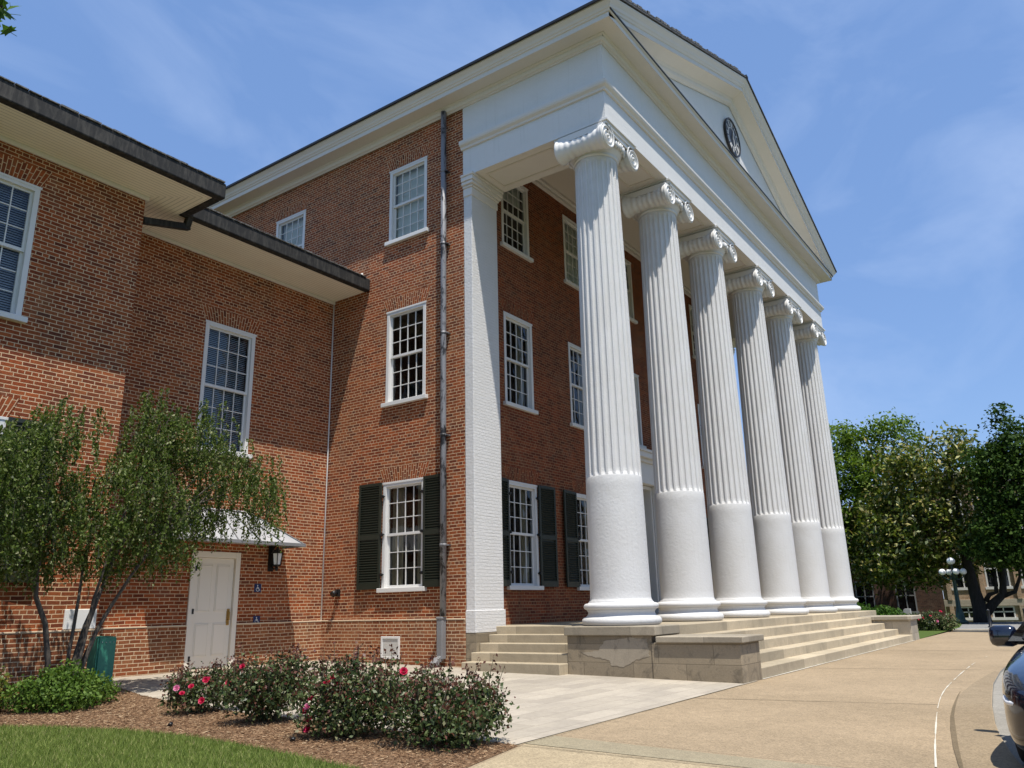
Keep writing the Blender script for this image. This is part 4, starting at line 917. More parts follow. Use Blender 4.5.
# crown clumps (x, z, rx, rz) in the plane of the tree, each with its own depth
CL = [(-7.55, 2.75, .42, .42), (-8.05, 2.35, .45, .50), (-7.75, 1.95, .6, .5), (-8.15, 1.65, .5, .45), (-7.3, 1.45, .7, .42), (-6.75, 1.35, .65, .40), (-6.2, 1.45, .6, .42), (-5.85, 1.75, .5, .45),
      (-5.75, 2.6, .6, .45), (-5.55, 3.1, .42, .40), (-5.95, 3.05, .4, .35), (-5.2, 2.95, .42, .33), (-4.95, 2.5, .5, .42), (-4.55, 2.95, .32, .26), (-4.35, 2.45, .38, .36), (-3.95, 2.25, .3, .42), (-4.9, 1.9, .45, .42), (-5.3, 1.5, .5, .38),
      (-6.35, 2.2, .5, .4), (-6.9, 2.05, .45, .38), (-7.9, 1.1, .6, .38), (-8.5, 1.2, .5, .4), (-8.5, 2.0, .4, .5), (-6.55, 0.98, .6, .25), (-7.35, 0.95, .5, .28), (-5.85, 1.05, .5, .25), (-5.75, 3.35, .3, .28), (-5.95, 3.6, .16, .16), (-4.25, 1.75, .22, .3)]
P = []; tw = MB(); D = []
CL = [(x, z+0.16, rx*0.92, rz*0.92) for x, z, rx, rz in CL]
for (x, z, rx, rz) in CL:
    y = TY+random.uniform(-0.55, 0.55)
    for k in range(int(150*(rx*rz)/0.2)):
        th = random.uniform(0, 2*math.pi); rr = math.sqrt(random.random()); a = Vector((x+rx*rr*math.cos(th), y+0.55*random.uniform(-1, 1), z+rz*rr*math.sin(th)))
        ln_ = random.uniform(0.16, 0.46)*(1 if z > 1.7 else 0.7); ox = (a.x-x)*0.25+random.uniform(-.05, .05); oy = random.uniform(-.08, .08)
        b = a+Vector((ox, oy, -ln_)); md = a.lerp(b, 0.35)+Vector((ox*0.6, oy*.6, 0.06))
        nl = int(ln_*74)
        for q in range(nl):
            t_ = (q+random.random())/nl; p = a*(1-t_)**2+md*2*t_*(1-t_)+b*t_*t_
            P.append((p.x+random.gauss(0, .016), p.y+random.gauss(0, .016), p.z+random.gauss(0, .014))); D.append((random.gauss(0, .5), random.gauss(0, .5), -0.9))
        if k % 4 == 0: tw.tube([a, md, b], [.004, .003, .002], 3, cap=False)
leaves('crown', P, 0.052, M['leaf_weep'], tree, 0.5, dirs=D)
stems = [((-7.42, 5.25, 1.4), .02, .046), ((-6.55, 5.0, 1.55), .05, .036), ((-6.25, 5.3, 1.5), .1, .04), ((-5.9, 5.1, 1.35), .05, .042), ((-5.85, 4.9, 1.5), .0, .034), ((-6.75, 5.35, 1.6), .0, .034), ((-6.05, 5.5, 1.9), .12, .034)]
mb = MB()
for (tip, sg, r0) in stems:
    b0 = Vector((TX+(tip[0]-TX)*0.05+random.uniform(-.06, .06), TY+random.uniform(-.07, .07), TZ-.03))
    if tip[0] < -7.3:
        pts = [b0+Vector((-.18, 0, 0)), b0+Vector((-.22, 0, .55)), b0+Vector((-.32, 0, 1.05)), b0+Vector((-.48, .02, 1.4)), b0+Vector((-.5, .03, 1.75)), Vector(tip)+Vector((0.02, 0, .5))]
    else:
        c1 = Vector((b0.x+(tip[0]-b0.x)*0.22, b0.y, b0.z+(tip[2]-b0.z)*0.52)); pts = [b0*(1-t_)**2+c1*2*t_*(1-t_)+Vector(tip)*t_*t_+Vector((random.uniform(-.015, .015), 0, 0)) for t_ in [k/7 for k in range(8)]]+[Vector(tip)+Vector(((tip[0]-TX)*.5, 0, .55)), Vector(tip)+Vector(((tip[0]-TX)*.7, 0, .8))]
    mb.tube(pts, [r0*0.9*(1-0.08*k) for k in range(len(pts))], 8)
for (x, z, rx, rz) in CL:
    s_ = min(stems, key=lambda s: (s[0][0]-x)**2+(s[0][2]+.5-z)**2)[0]; mb.tube(curve_pts(Vector(s_)+Vector((0, 0, .2)), (x, TY, z+.1), .12, 5, .03), [.018, .014, .011, .008, .005], 5)
n0 = len(mb.v); mb.v += tw.v; mb.f += [tuple(i+n0 for i in f) for f in tw.f]
mb.build('trunk', M['bark'], tree, fix=False)

def shrub(name, cx, cy, blobs, nleaf, size, mat, label, cat='shrub', asp=0.6, group=None):
    z0 = gz(cy); s = thing(name, (cx, cy, z0), label, cat, group)
    P_, d_ = blob_points([(cx+a, cy+b, z0+c, p, q, r_) for a, b, c, p, q, r_ in blobs], nleaf, 0.3); P_ = P_ + rng.normal(0, 0.03, P_.shape)
    k = P_[:, 2] > z0+0.02; leaves('foliage', P_[k], size, mat, s, asp, nrm=d_[k]*0.7+np.array([0, 0, .6]))
    st = MB()
    for a, b, c, p, q, r_ in blobs: st.tube(curve_pts((cx+random.uniform(-.06, .06), cy+random.uniform(-.06, .06), z0-.02), (cx+a, cy+b, z0+c), 0.02, 4, .02), [.014, .011, .008, .005], 5)
    st.build('stem', M['stem'], s, fix=False); return s
shrub('green_shrub', -7.40, 4.2, [(-.25, 0, .22, .33, .33, .24), (.08, .1, .25, .33, .33, .26), (.36, .2, .2, .3, .3, .22), (-.05, -.2, .15, .38, .3, .17), (.6, .3, .15, .24, .24, .16), (-.45, .1, .2, .25, .25, .2), (.05, .1, .45, .14, .14, .12), (-.2, 0, .4, .15, .15, .12)], 6000, 0.048, M['leaf_shrub'], 'bright green leafy shrub at the foot of the weeping tree')
shrub('green_shrub', -8.35, 4.6, [(-.2, 0, .3, .4, .35, .32), (.2, .1, .25, .3, .3, .28), (-.5, .1, .3, .4, .4, .35), (.05, 0, .55, .2, .2, .2)], 6500, 0.06, M['leaf_yellow'], 'yellow-green shrub at the left edge of the flower bed')
def rose(cx, cy, blobs, nleaf, blooms, label, tall=0.0, size=0.046, newfrac=0.3, far=False):
    z0 = gz(cy); s = thing('rose_bush', (cx, cy, z0), label, 'rose bush', 'red rose bushes')
    hk = 1.0 if far else 0.9; B_ = [(cx+a, cy+b, z0+c*hk, p, q, r_*hk) for a, b, c, p, q, r_ in blobs]
    P_, d_ = blob_points(B_, int(nleaf*1.2), 0.2); P_ = P_ + rng.normal(0, .045, P_.shape); k = P_[:, 2] > z0+0.03; P_ = P_[k]; d_ = d_[k]
    top = np.clip((P_[:, 2]-z0)/max(B_[0][2]-z0+B_[0][5], .3), 0, 1); new = rng.uniform(size=len(P_)) < newfrac*(0.25+1.4*top**2)
    sp = []; spn = []; st = MB()
    for _ in range(0 if far else 44):                   # shoots that poke out of the outline
        b = random.choice(B_); th = random.uniform(0, 6.28); a = Vector((b[0]+b[3]*.7*math.cos(th), b[1]+b[4]*.7*math.sin(th), b[2]+b[5]*random.uniform(.3, .8)))
        e = a+Vector((random.uniform(-.10, .10), random.uniform(-.10, .10), random.uniform(.08, .24))); st.tube([a-Vector((0, 0, .2)), a, e], [.005, .004, .002], 4)
        for q in range(16): t_ = random.random(); p = a.lerp(e, t_); (spn if t_ > .45 else sp).append((p.x+random.gauss(0, .025), p.y+random.gauss(0, .025), p.z+random.gauss(0, .02)))
    PA = np.concatenate([P_[~new]]+([np.array(sp)] if sp else [])); PB = np.concatenate([P_[new]]+([np.array(spn)] if spn else []))
    leaves('foliage', PA, size, M['leaf_rose'], s, 0.62); leaves('new_foliage', PB, size*0.85, M['leaf_rosenew'], s, 0.6)
    for a, b, c, p, q, r_ in blobs:
        for _ in range(3): st.tube(curve_pts((cx+random.uniform(-.08, .08), cy+random.uniform(-.08, .08), z0-.02), (cx+a+random.uniform(-p, p)*.5, cy+b, z0+c+r_*.4), 0.03, 5, .03), [.011, .009, .007, .005, .003], 5)
    st.build('stem', M['stem'], s, fix=False)
    for i, (x, y, z) in enumerate(blooms):
        f_ = MB(); c = Vector((x, y, z)); R0 = random.uniform(.032, .044)*(1.25 if far else 1); fwd = (Vector((-.75, -.5, .55))+Vector((random.uniform(-.4, .4), random.uniform(-.4, .4), random.uniform(-.3, .5)))).normalized(); q_ = Vector((0, 0, 1)).rotation_difference(fwd)
        for ring_, (nr, tilt, rr) in enumerate(((5, 0.15, .4), (6, 0.6, .75), (7, 1.05, 1.0))):
            for k in range(nr):
                a = 2*math.pi*(k+.5*ring_)/nr+random.uniform(-.2, .2); o_ = q_@Vector((math.cos(a), math.sin(a), 0)); t_ = q_@Vector((-math.sin(a), math.cos(a), 0)); u_ = o_*math.sin(tilt)+fwd*math.cos(tilt)
                b0 = c+o_*R0*.15; f_.quad(b0-t_*R0*.2, b0+t_*R0*.2, b0+u_*R0*.7*rr+t_*R0*.5, b0+u_*R0*1.0*rr+t_*R0*.1, b0+u_*R0*.7*rr-t_*R0*.45)
        f_.build('flower', M['petalp'] if i % 5 == 4 else M['petal'], s, fix=False)
    return s
CAMV = Vector((-12.7804, -6.4843, 0.3303))
rose(-6.62, 2.45, [(0, 0, .30, .34, .34, .26), (-.25, .05, .24, .25, .25, .2), (.25, -.05, .3, .25, .25, .22)], 2100, [(-6.87, 2.1, -.40), (-6.83, 2.12, -.40), (-7.02, 2.15, -.46), (-7.10, 2.2, -.53), (-7.14, 2.25, -.47), (-6.90, 2.1, -.62), (-6.55, 2.12, -.46)], 'small low rose bush with several red blooms, leftmost of the row in the bed')
rose(-6.72, 1.15, [(0, 0, .42, .42, .42, .36), (.28, -.1, .5, .3, .3, .28), (-.25, .05, .4, .3, .3, .28), (0, 0, .25, .3, .3, .22)], 4300, [(-7.05, 1.2, -.22)], 'dark leafy rose bush with dense foliage and hardly any bloom, second from the left')
rose(-6.95, -0.35, [(0, 0, .42, .40, .40, .36), (.25, -.45, .34, .36, .36, .32), (-.15, .22, .35, .3, .3, .30), (.25, -.15, .48, .32, .32, .30), (0, 0, .2, .38, .38, .2), (.0, .1, .6, .22, .22, .16)], 5200, [(-7.10, -.28, -.29), (-7.16, -.26, -.33), (-7.06, -.28, -.335), (-7.02, -.42, -.47), (-7.30, -.16, -.54), (-7.22, -.12, -.48), (-7.30, -.12, -.58), (-7.25, -.14, -.65), (-7.28, -.16, -.74)], 'broad rose bush covered in red and pink blooms on its left side')
rose(-6.72, -1.45, [(0, 0, .34, .34, .34, .30), (-.2, -.2, .24, .32, .32, .24), (.20, -.2, .40, .22, .22, .26), (-.1, .1, .52, .18, .18, .16), (-.25, .2, .40, .34, .34, .32), (0, 0, .2, .42, .40, .2), (.25, -.25, .28, .22, .22, .2)], 5200, [(-7.0, -1.12, -.22)], 'rose bush with reddish new shoots, nearest to the stone paving')
# small black garden spotlights on the mulch
for x, y, lb in ((-7.5, 1.75, 'small black garden spotlight on the mulch left of the roses'), (-7.42, -0.12, 'small dark sprinkler cap on the mulch under the blooming roses')):
    z = gz(y); q = thing('garden_spotlight', (x, y, z), lb, 'spotlight'); MB().tube([(x, y, z-.02), (x, y, z+.03)], .012, 8).build('stake', M['black'], q); MB().tube([(x-.018, y-.012, z+.02), (x+.018, y+.012, z+.04)], [.024, .02], 10).build('lamp_head', M['black'], q)

# grass blades and mulch chips (nobody could count them)
def inside(px, py, poly):
    r_ = np.zeros(len(px), bool); n = len(poly)
    for i in range(n):
        x0, y0 = poly[i]; x1, y1 = poly[(i+1) % n]
        c = ((y0 > py) != (y1 > py)); xi = x0+(py-y0)/(y1-y0+1e-12)*(x1-x0); r_ ^= c & (px < xi)
    return r_
lawn_poly = [(-8.1, -2.35), (-11.0, -4.5), (-12, 6)] + lawn_edge[2:]
lawn_poly = [(-12.0, -3.2), (-12.0, 4.6)] + lawn_edge[2:] + [(-8.4, -3.0)]
px = rng.uniform(-12, -7.7, 300000); py = rng.uniform(-3, 4.6, 300000)
d2 = np.hypot(px+12.78, py+6.48); keep = inside(px, py, lawn_poly) & (rng.uniform(size=len(px)) < np.clip(1.2-0.0*d2, 0, 1)) & (d2 > 2.5)
px, py = px[keep][:150000], py[keep][:150000]; n = len(px)
gzz = -0.87+0.0165*(py+1.9); hgt = rng.uniform(.025, .055, n); an = rng.uniform(0, 6.28, n); lean = rng.normal(0, .018, (n, 2)); wd = rng.uniform(.002, .0038, n)
V = np.zeros((n, 3, 3)); V[:, 0] = np.stack([px-wd*np.cos(an), py-wd*np.sin(an), gzz], 1); V[:, 1] = np.stack([px+wd*np.cos(an), py+wd*np.sin(an), gzz], 1); V[:, 2] = np.stack([px+lean[:, 0], py+lean[:, 1], gzz+hgt], 1)
me = bpy.data.meshes.new('grass'); me.vertices.add(3*n); me.vertices.foreach_set('co', V.astype(np.float32).ravel()); me.loops.add(3*n); me.loops.foreach_set('vertex_index', np.arange(3*n, dtype=np.int32))
me.polygons.add(n); me.polygons.foreach_set('loop_start', np.arange(0, 3*n, 3, dtype=np.int32)); me.polygons.foreach_set('loop_total', np.full(n, 3, dtype=np.int32)); me.update(calc_edges=True); me.materials.append(M['grass'])
tag(link('grass', me), 'short green lawn grass along the flower bed', 'grass', None, 'stuff')
mp_ = lawn_edge[2:][::-1] + [(-9.5, 3.6), (-9.5, 6.5)] + mulch_edge[::-1]
px = rng.uniform(-9.5, -5.4, 95000); py = rng.uniform(-2.3, 6.6, 95000); k = inside(px, py, mp_); px, py = px[k], py[k]; n = len(px)
ch = leaves('mulch', np.stack([px, py, -0.87+0.0165*(py+1.9)+rng.uniform(.008, .02, n)], 1), 0.042, M['straw'], None, 0.13, dirs=np.stack([rng.normal(size=n), rng.normal(size=n), rng.normal(0, .12, n)], 1)*2, spread=0.1)
tag(ch, 'brown bark and straw mulch chips in the flower bed', 'mulch', None, 'stuff')

# maple whose branch tip reaches into the upper left corner; its trunk stands left of the view
mt_ = thing('maple_tree', (-13.6, -0.9, gz(-0.9)), 'overhanging maple with a few green leaves in the upper left corner', 'tree')
mb = MB(); b0 = Vector((-13.6, -0.9, gz(-0.9)))
mb.tube([b0, b0+Vector((.03, .0, 1.5)), b0+Vector((.0, .05, 3.2)), b0+Vector((-.1, .0, 5.5)), b0+Vector((-.2, .1, 7.5))], [.2, .17, .14, .10, .05], 12); tipv = Vector((-11.735, -3.215, 2.775))
br = [b0+Vector((.0, 0, 3.4)), b0+Vector((.5, -.8, 3.9)), b0+Vector((1.2, -1.7, 4.1)), tipv]; mb.tube(br, [.06, .04, .02, .006], 8)
mb.tube([br[2], br[2]+Vector((-.3, -.3, .35)), br[2]+Vector((-.6, -.3, .3))], [.015, .01, .005], 6); mb.build('trunk', M['bark'], mt_)
Pm = [tipv+Vector((random.gauss(-.01, .03), random.gauss(0, .03), random.gauss(-.03, .05))) for _ in range(16)]+[br[2]+Vector((random.gauss(0, .3), random.gauss(0, .3), random.gauss(.1, .2))) for _ in range(60)]
Pm = [p for p in Pm]
P3, d3 = blob_points([(-14.4, -.4, 5.6, 1.5, 1.5, 1.3), (-14.5, 0.6, 6.8, 1.2, 1.2, 1.2), (-15.0, -1.0, 6.2, 1.2, 1.2, 1.2)], 5000, .3)
leaves('crown', np.concatenate([np.array([tuple(p) for p in Pm[16:]]), P3]), 0.10, M['leaf_hedge'], mt_, 0.8)
lob = [(0, -.5), (.14, -.42), (.42, -.40), (.34, -.22), (.58, .02), (.36, .04), (.40, .26), (.20, .18), (.0, .6), (-.20, .18), (-.40, .26), (-.36, .04), (-.58, .02), (-.34, -.22), (-.42, -.40), (-.14, -.42)]
mlf = MB()
for p in Pm[:16]:
    a = Vector((random.gauss(0, 1), random.gauss(0, 1), random.gauss(-.6, .6))).normalized(); b = a.cross(Vector((random.gauss(0, .4), random.gauss(0, .4), 1))).normalized(); c = a.cross(b); q_ = random.uniform(.055, .08)
    mlf.quad(*[p+a*v*q_+b*u*q_+c*abs(u)*q_*.3 for u, v in lob])
    mlf.tube([p-a*.5*q_, p-a*1.2*q_+Vector((0, 0, .01))], .0012, 4)
mlf.build('leaf_spray', M['leaf_hedge'], mt_, fix=False)

# ------------------------------------------------------------------ far side: buildings, trees, lamp
tan = thing('tan_building', (38, -6, -0.85), 'sunlit tan brick building with white sills behind the trees on the right', 'building')
XF = 37.5; hl = []; yy = []
y = 0.0
for k in range(9): yc0 = -0.75-1.62*k; yy.append(yc0); hl += [(yc0-.52, yc0+.52, -0.72, -0.16), (yc0-.55, yc0+.55, 0.85, 2.7), (yc0-.55, yc0+.55, 3.9, 5.6)]
mb = MB(); wall_holes(mb, 'x', XF, -15.5, 0.32, -0.95, 7.0, hl); mb.quad((XF, .32, -.95), (XF+10, .32, -.95), (XF+10, .32, 7), (XF, .32, 7)); mb.quad((XF, -15.5, 7), (XF+10, -15.5, 7), (XF+10, .32, 7), (XF, .32, 7)); mb.build('wall', M['brick_tan'], tan, fix=False)
mb = MB(); mb.box(XF-.09, XF-.002, -15.5, 0.35, -0.14, 0.20); mb.box(XF-.12, XF-.002, -15.5, .36, 6.6, 7.1); mb.build('stone_band', M['capfar'], tan, bevel=0.01)
mb = MB()
for yc0 in yy: mb.box(XF-.13, XF-.003, yc0+.66, yc0+.86, 0.202, 6.59); mb.box(XF-.13, XF-.003, yc0+.66, yc0+.86, -.95, -.142)
mb.build('pier', M['brick_tan'], tan)
wm = {}
def far_window(parent, x, yc0, z0, z1, hw, fm_='white'):
    f_ = MB(); f_.box(x-.03, x+.08, yc0-hw, yc0-hw+.07, z0, z1); f_.box(x-.03, x+.08, yc0+hw-.07, yc0+hw, z0, z1); f_.box(x-.03, x+.08, yc0-hw+.07, yc0+hw-.07, z1-.07, z1); f_.box(x-.03, x+.08, yc0-hw+.07, yc0+hw-.07, (z0+z1)/2-.03, (z0+z1)/2+.03); f_.box(x-.03, x+.08, yc0-.025, yc0+.025, z0, z1-.071)
    w_ = f_.build('window', M[fm_], parent); MB().box(x-.07, x+.08, yc0-hw-.08, yc0+hw+.08, z0-.14, z0-.002).build('sill', M[fm_], w_)
    MB().quad((x+.04, yc0-hw, z0), (x+.04, yc0+hw, z0), (x+.04, yc0+hw, z1), (x+.04, yc0-hw, z1)).build('pane', M['carglass'], w_)
for yc0 in yy: far_window(tan, XF+.02, yc0, -0.72, -0.16, .52); far_window(tan, XF+.02, yc0, 0.85, 2.7, .55); far_window(tan, XF+.02, yc0, 3.9, 5.6, .55)
dk = thing('far_brick_building', (37, 8, -0.85), 'brick building with tree shade put into its colour, behind the magnolia, left of the tan one', 'building')
XD = 37.42; hl = []; wy = [2.2, 4.35, 6.5, 8.65, 10.8, 13.0]
for yc0 in wy: hl += [(yc0-.5, yc0+.5, -0.35, 1.35), (yc0-.5, yc0+.5, 2.1, 3.7)]
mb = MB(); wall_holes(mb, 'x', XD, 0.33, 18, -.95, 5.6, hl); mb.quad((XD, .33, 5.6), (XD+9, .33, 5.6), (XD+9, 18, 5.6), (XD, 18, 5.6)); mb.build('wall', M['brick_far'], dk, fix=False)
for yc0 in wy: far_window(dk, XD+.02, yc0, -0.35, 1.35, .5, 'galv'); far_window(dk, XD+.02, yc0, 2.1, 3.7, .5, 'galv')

def big_tree(name, base, trunk_pts, limbs, blobs, nleaf, size, mat, label, asp=0.6, bark='barkdark', hollow=0.3, clump=0.55, per=26):
    t_ = thing(name, base, label, 'tree'); mb = MB()
    for pts, rad in [trunk_pts]+limbs: mb.tube(pts, rad, 10)
    mb.build('trunk', M[bark], t_, fix=False)
    C_, d_ = blob_points(blobs, nleaf//per, hollow)     # clumps of leaves on the ends of twigs
    P_ = np.repeat(C_, per, 0); dd = np.repeat(d_, per, 0)
    sc1 = np.repeat(rng.uniform(.55, 1.25, (len(C_), 1)), per, 0)*clump
    P_ = P_+rng.normal(size=P_.shape)*sc1*np.array([.5, .5, .32])
    leaves('crown', P_, size, mat, t_, asp, nrm=dd*.5+np.array([0, 0, .8])); return t_
mx0 = Vector((31, -2.0, -0.82))
MB_blobs = [(31, -1.0, 6.6, 2.0, 1.6, 1.6), (32.2, 0.3, 5.6, 2.4, 1.6, 1.7), (31.5, -.6, 4.6, 2.4, 1.7, 1.5), (32.5, 1.6, 4.0, 2.6, 1.6, 1.6), (31.3, .5, 3.3, 2.2, 1.6, 1.4), (31.0, -1.0, 3.2, 1.8, 1.3, 1.2), (31, -2.7, 6.3, 1.6, 1.1, 1.4), (31.2, -3.1, 4.6, 1.6, 1.3, 1.5), (31.3, -.1, 2.3, 1.8, 1.1, .9), (31.5, 1.7, 2.3, 2.0, 1.2, 1.0), (30.8, -2.4, 2.9, 1.4, .9, .6), (31, .8, 7.2, .9, .9, .8), (31, -2.2, 7.7, .8, .7, .7), (31.6, .8, 1.5, 1.3, .9, .55), (33.5, 3.0, 2.9, 1.8, 1.2, 1.3), (34.2, 2.2, 4.6, 2.0, 1.6, 1.3), (33.2, 2.9, 1.7, 1.5, 1.0, .8), (34.5, 4.2, 2.4, 1.5, 1.2, 1.2), (32.4, 1.6, 1.3, 1.2, .9, .5), (31.2, -.2, 1.4, 1.0, .7, .5), (33.2, -1.8, 2.1, 1.0, .9, .75), (33.4, -3.2, 2.2, 1.0, .9, .8), (33.4, -4.6, 2.1, 1.0, 1.0, .8), (33.0, -.6, 2.0, 1.0, .8, .8), (33.6, -5.8, 2.4, 1, 1, .9), (33.4, -2.5, 3.4, 1.2, 1.4, .9)]
big_tree('magnolia_tree', tuple(mx0), ([mx0+Vector((0, 0, -.1)), mx0+Vector((0, .02, .6)), mx0+Vector((0, .12, 1.4)), mx0+Vector((0, .22, 2.6)), mx0+Vector((.2, .3, 5)), mx0+Vector((.3, .3, 8))], [.44, .33, .27, .22, .15, .05]),
    [([mx0+Vector((0, -.1, .35)), mx0+Vector((0, -.55, .85)), mx0+Vector((0, -1.0, 1.25)), mx0+Vector((.1, -1.15, 2.2)), mx0+Vector((.2, -1.2, 4))], [.24, .2, .17, .12, .07]),
     ([mx0+Vector((0, -.95, 1.15)), mx0+Vector((-.1, -1.5, 1.35)), mx0+Vector((-.1, -1.8, 2.0)), mx0+Vector((-.1, -1.9, 3.0))], [.11, .09, .07, .04]),
     ([mx0+Vector((0, -.25, .95)), mx0+Vector((0, -.45, 1.25)), mx0+Vector((0, -.75, 1.35)), mx0+Vector((0, -.85, 2.4))], [.12, .1, .09, .06])],
    MB_blobs,
    25000, 0.25, M['leaf_mag'], 'broad magnolia with glossy brown-green leaves and a forked dark trunk behind the street lamp', 0.48, hollow=0.35, clump=0.7, per=14)
dm = Vector((29.0, -5.6, -0.82))
big_tree('dark_maple_tree', tuple(dm), ([dm, dm+Vector((0, 0, 2)), dm+Vector((.1, .2, 4.5)), dm+Vector((.1, .3, 8))], [.3, .24, .17, .05]), [([dm+Vector((0, 0, 2)), dm+Vector((-.3, .7, 3.4)), dm+Vector((-.3, 1.2, 5))], [.14, .1, .05])],
    [(29, -4.55, 7.4, .9, .75, 1.4), (29, -5.0, 6.3, 1.5, 1.4, 1.3), (28.7, -4.2, 5.2, 1.6, 1.5, 1.4), (28.9, -3.6, 6.1, 1.2, 1.0, 1.0), (28.6, -3.5, 3.0, 1.2, 1.0, 1.1), (28.8, -6.2, 5.2, 1.5, 1.5, 1.5), (28.6, -3.8, 4.0, 1.2, 1.1, 1.0), (28.5, -4.6, 3.2, 1.4, 1.3, 1.0), (28.8, -6.0, 3.4, 1.5, 1.4, 1.2), (28.7, -4.2, 2.3, 1.2, 1.0, .7), (28.7, -5.4, 2.2, 1.2, 1.0, .7), (28.6, -4.5, 1.7, .9, .8, .45), (28.6, -3.4, 2.2, .9, .7, .5), (28.3, -3.9, 1.95, 1, .9, .5), (28.4, -3.0, 2.35, .9, .8, .5), (28.3, -4.8, 2.0, .9, .9, .55), (29.5, -2.4, 2.5, .8, .7, .45)],
    26000, 0.16, M['leaf_maple'], 'dark green dense maple at the right edge of the photo', 0.75, hollow=0.4, clump=0.5, per=22)
lt = Vector((34.6, 5.2, -0.7))
big_tree('light_green_tree', tuple(lt), ([lt, lt+Vector((0, 0, 3)), lt+Vector((0, -.2, 6)), lt+Vector((0, -.4, 9.5))], [.4, .3, .2, .06]), [([lt+Vector((0, 0, 4)), lt+Vector((-.2, -1.6, 6)), lt+Vector((-.2, -2.9, 8)), lt+Vector((-.2, -3.6, 9.4))], [.2, .12, .07, .03]), ([lt+Vector((0, 0, 4)), lt+Vector((-.3, 1.6, 6)), lt+Vector((-.3, 2.4, 7.5))], [.2, .12, .05])],
    [(34.8, 4.3, 9.0, 1.8, 1.4, 1.2), (34.6, 2.9, 8.5, 1.8, 1.2, 1.1), (34.4, 1.6, 9.3, 1.5, 1.2, .8), (34.4, .4, 8.9, 1.4, .9, .9), (34.4, 3.9, 7.0, 2.2, 1.6, 1.4), (34.2, 2.2, 6.9, 2.2, 1.5, 1.3), (34.4, .6, 7.2, 1.8, 1.2, 1.1), (34.6, 5.8, 7.3, 2.2, 1.6, 1.6), (34.3, 3.4, 5.3, 2.4, 1.7, 1.2), (34.3, 5.4, 5.0, 2.4, 1.6, 1.5), (34.6, 6.2, 9.2, 1.5, 1.2, 1), (34.4, 1.6, 5.4, 2.0, 1.3, 1.1), (34.0, 4.4, 3.5, 2.0, 1.3, .9)],
    26000, 0.17, M['leaf_oak'], 'tall light green tree behind the far brick building next to the columns', 0.7, 'bark', hollow=0.3, clump=0.62, per=26)
bt = Vector((46, -4, -0.7))
big_tree('background_tree', tuple(bt), ([bt, bt+Vector((0, 0, 3)), bt+Vector((0, .2, 6)), bt+Vector((0, .2, 8.5))], [.4, .3, .2, .06]), [], [(46, -3.5, 7.6, 1.6, 2.0, 1.2), (46, -1.6, 7.2, 1.6, 1.8, 1.2), (46, -6, 7.2, 1.6, 2.0, 1.3), (46, .2, 6.6, 1.6, 1.8, 1.3), (46, -3, 5.6, 1.6, 2.5, 1.3)],
    7000, 0.2, M['leaf_oak'], 'tree seen through the gaps between the magnolia and the dark maple', 0.7, 'bark', clump=0.6, per=26)

def far_shrub(cx, cy, blobs, nleaf, size, mat, label, grp=None):
    return shrub('evergreen_shrub', cx, cy, blobs, nleaf, size, mat, label, 'shrub', 0.6, grp)
far_shrub(17.6, 0.9, [(0, 0, .75, .7, .7, .62), (.5, .4, .8, .6, .6, .55), (-.1, .9, .85, .7, .7, .6), (.6, -.5, .6, .5, .5, .45)], 5000, 0.11, M['leaf_hedge'], 'rounded evergreen shrub right behind the last column')
far_shrub(20.3, 0.1, [(0, 0, .55, .5, .5, .4), (.3, -.3, .5, .4, .4, .35), (-.2, .35, .5, .45, .4, .35)], 2600, 0.11, M['leaf_hedge'], 'low evergreen shrub behind the far stone cheek wall')
rose(21.2, -1.35, [(0, .1, .38, .5, .45, .34), (.1, -.45, .32, .45, .4, .3), (-.1, .5, .35, .4, .35, .32)], 2600, [(20.75, -1.4, -.30), (20.8, -1.0, -.42), (20.75, -1.15, -.36), (20.8, -1.75, -.15), (20.75, -1.6, -.48)], 'far rose bush at the end of the steps beside the street lamp', size=0.085, newfrac=.1, far=True)
mk = MB().prism([(-0.62, -.85), (-.30, -.85), (-.34, -.08), (-.40, -.04), (-.58, -.04)], 'x', 21.75, 21.95).build('stone_marker', M['stonegrey'], None, bevel=0.01); tag(mk, 'grey stone marker between the low shrub and the far rose bush', 'marker')
lpx, lpy, lpz = 29.0, -1.35, -0.80
lp = thing('street_lamp', (lpx, lpy, lpz), 'dark green street lamp with five white globes', 'street lamp')
MB().lathe([(.30, 0), (.30, .12), (.20, .18), (.17, .45), (.13, .6), (.10, .7), (.085, 1.4), (.07, 2.1), (.09, 2.14), (.05, 2.2), (.04, 2.55), (.06, 2.58)], (lpx, lpy, lpz), 16).build('pole', M['lampgreen'], lp)
mb = MB()
for k in range(4): a = R(25)+math.pi/2*k; mb.tube([(lpx, lpy, lpz+1.95), (lpx+.25*math.cos(a), lpy+.25*math.sin(a), lpz+1.92), (lpx+.44*math.cos(a), lpy+.44*math.sin(a), lpz+2.05), (lpx+.44*math.cos(a), lpy+.44*math.sin(a), lpz+2.14)], .03, 6)
mb.build('arm', M['lampgreen'], lp)
MB().ball((lpx, lpy, lpz+2.74), .17, 20, 1.05, 1.05, .9).build('globe', M['globe'], lp)
for k in range(4): a = R(25)+math.pi/2*k; MB().ball((lpx+.44*math.cos(a), lpy+.44*math.sin(a), lpz+2.26), .145, 20, 1, 1, .95).build('globe', M['globe'], lp)
bo = None
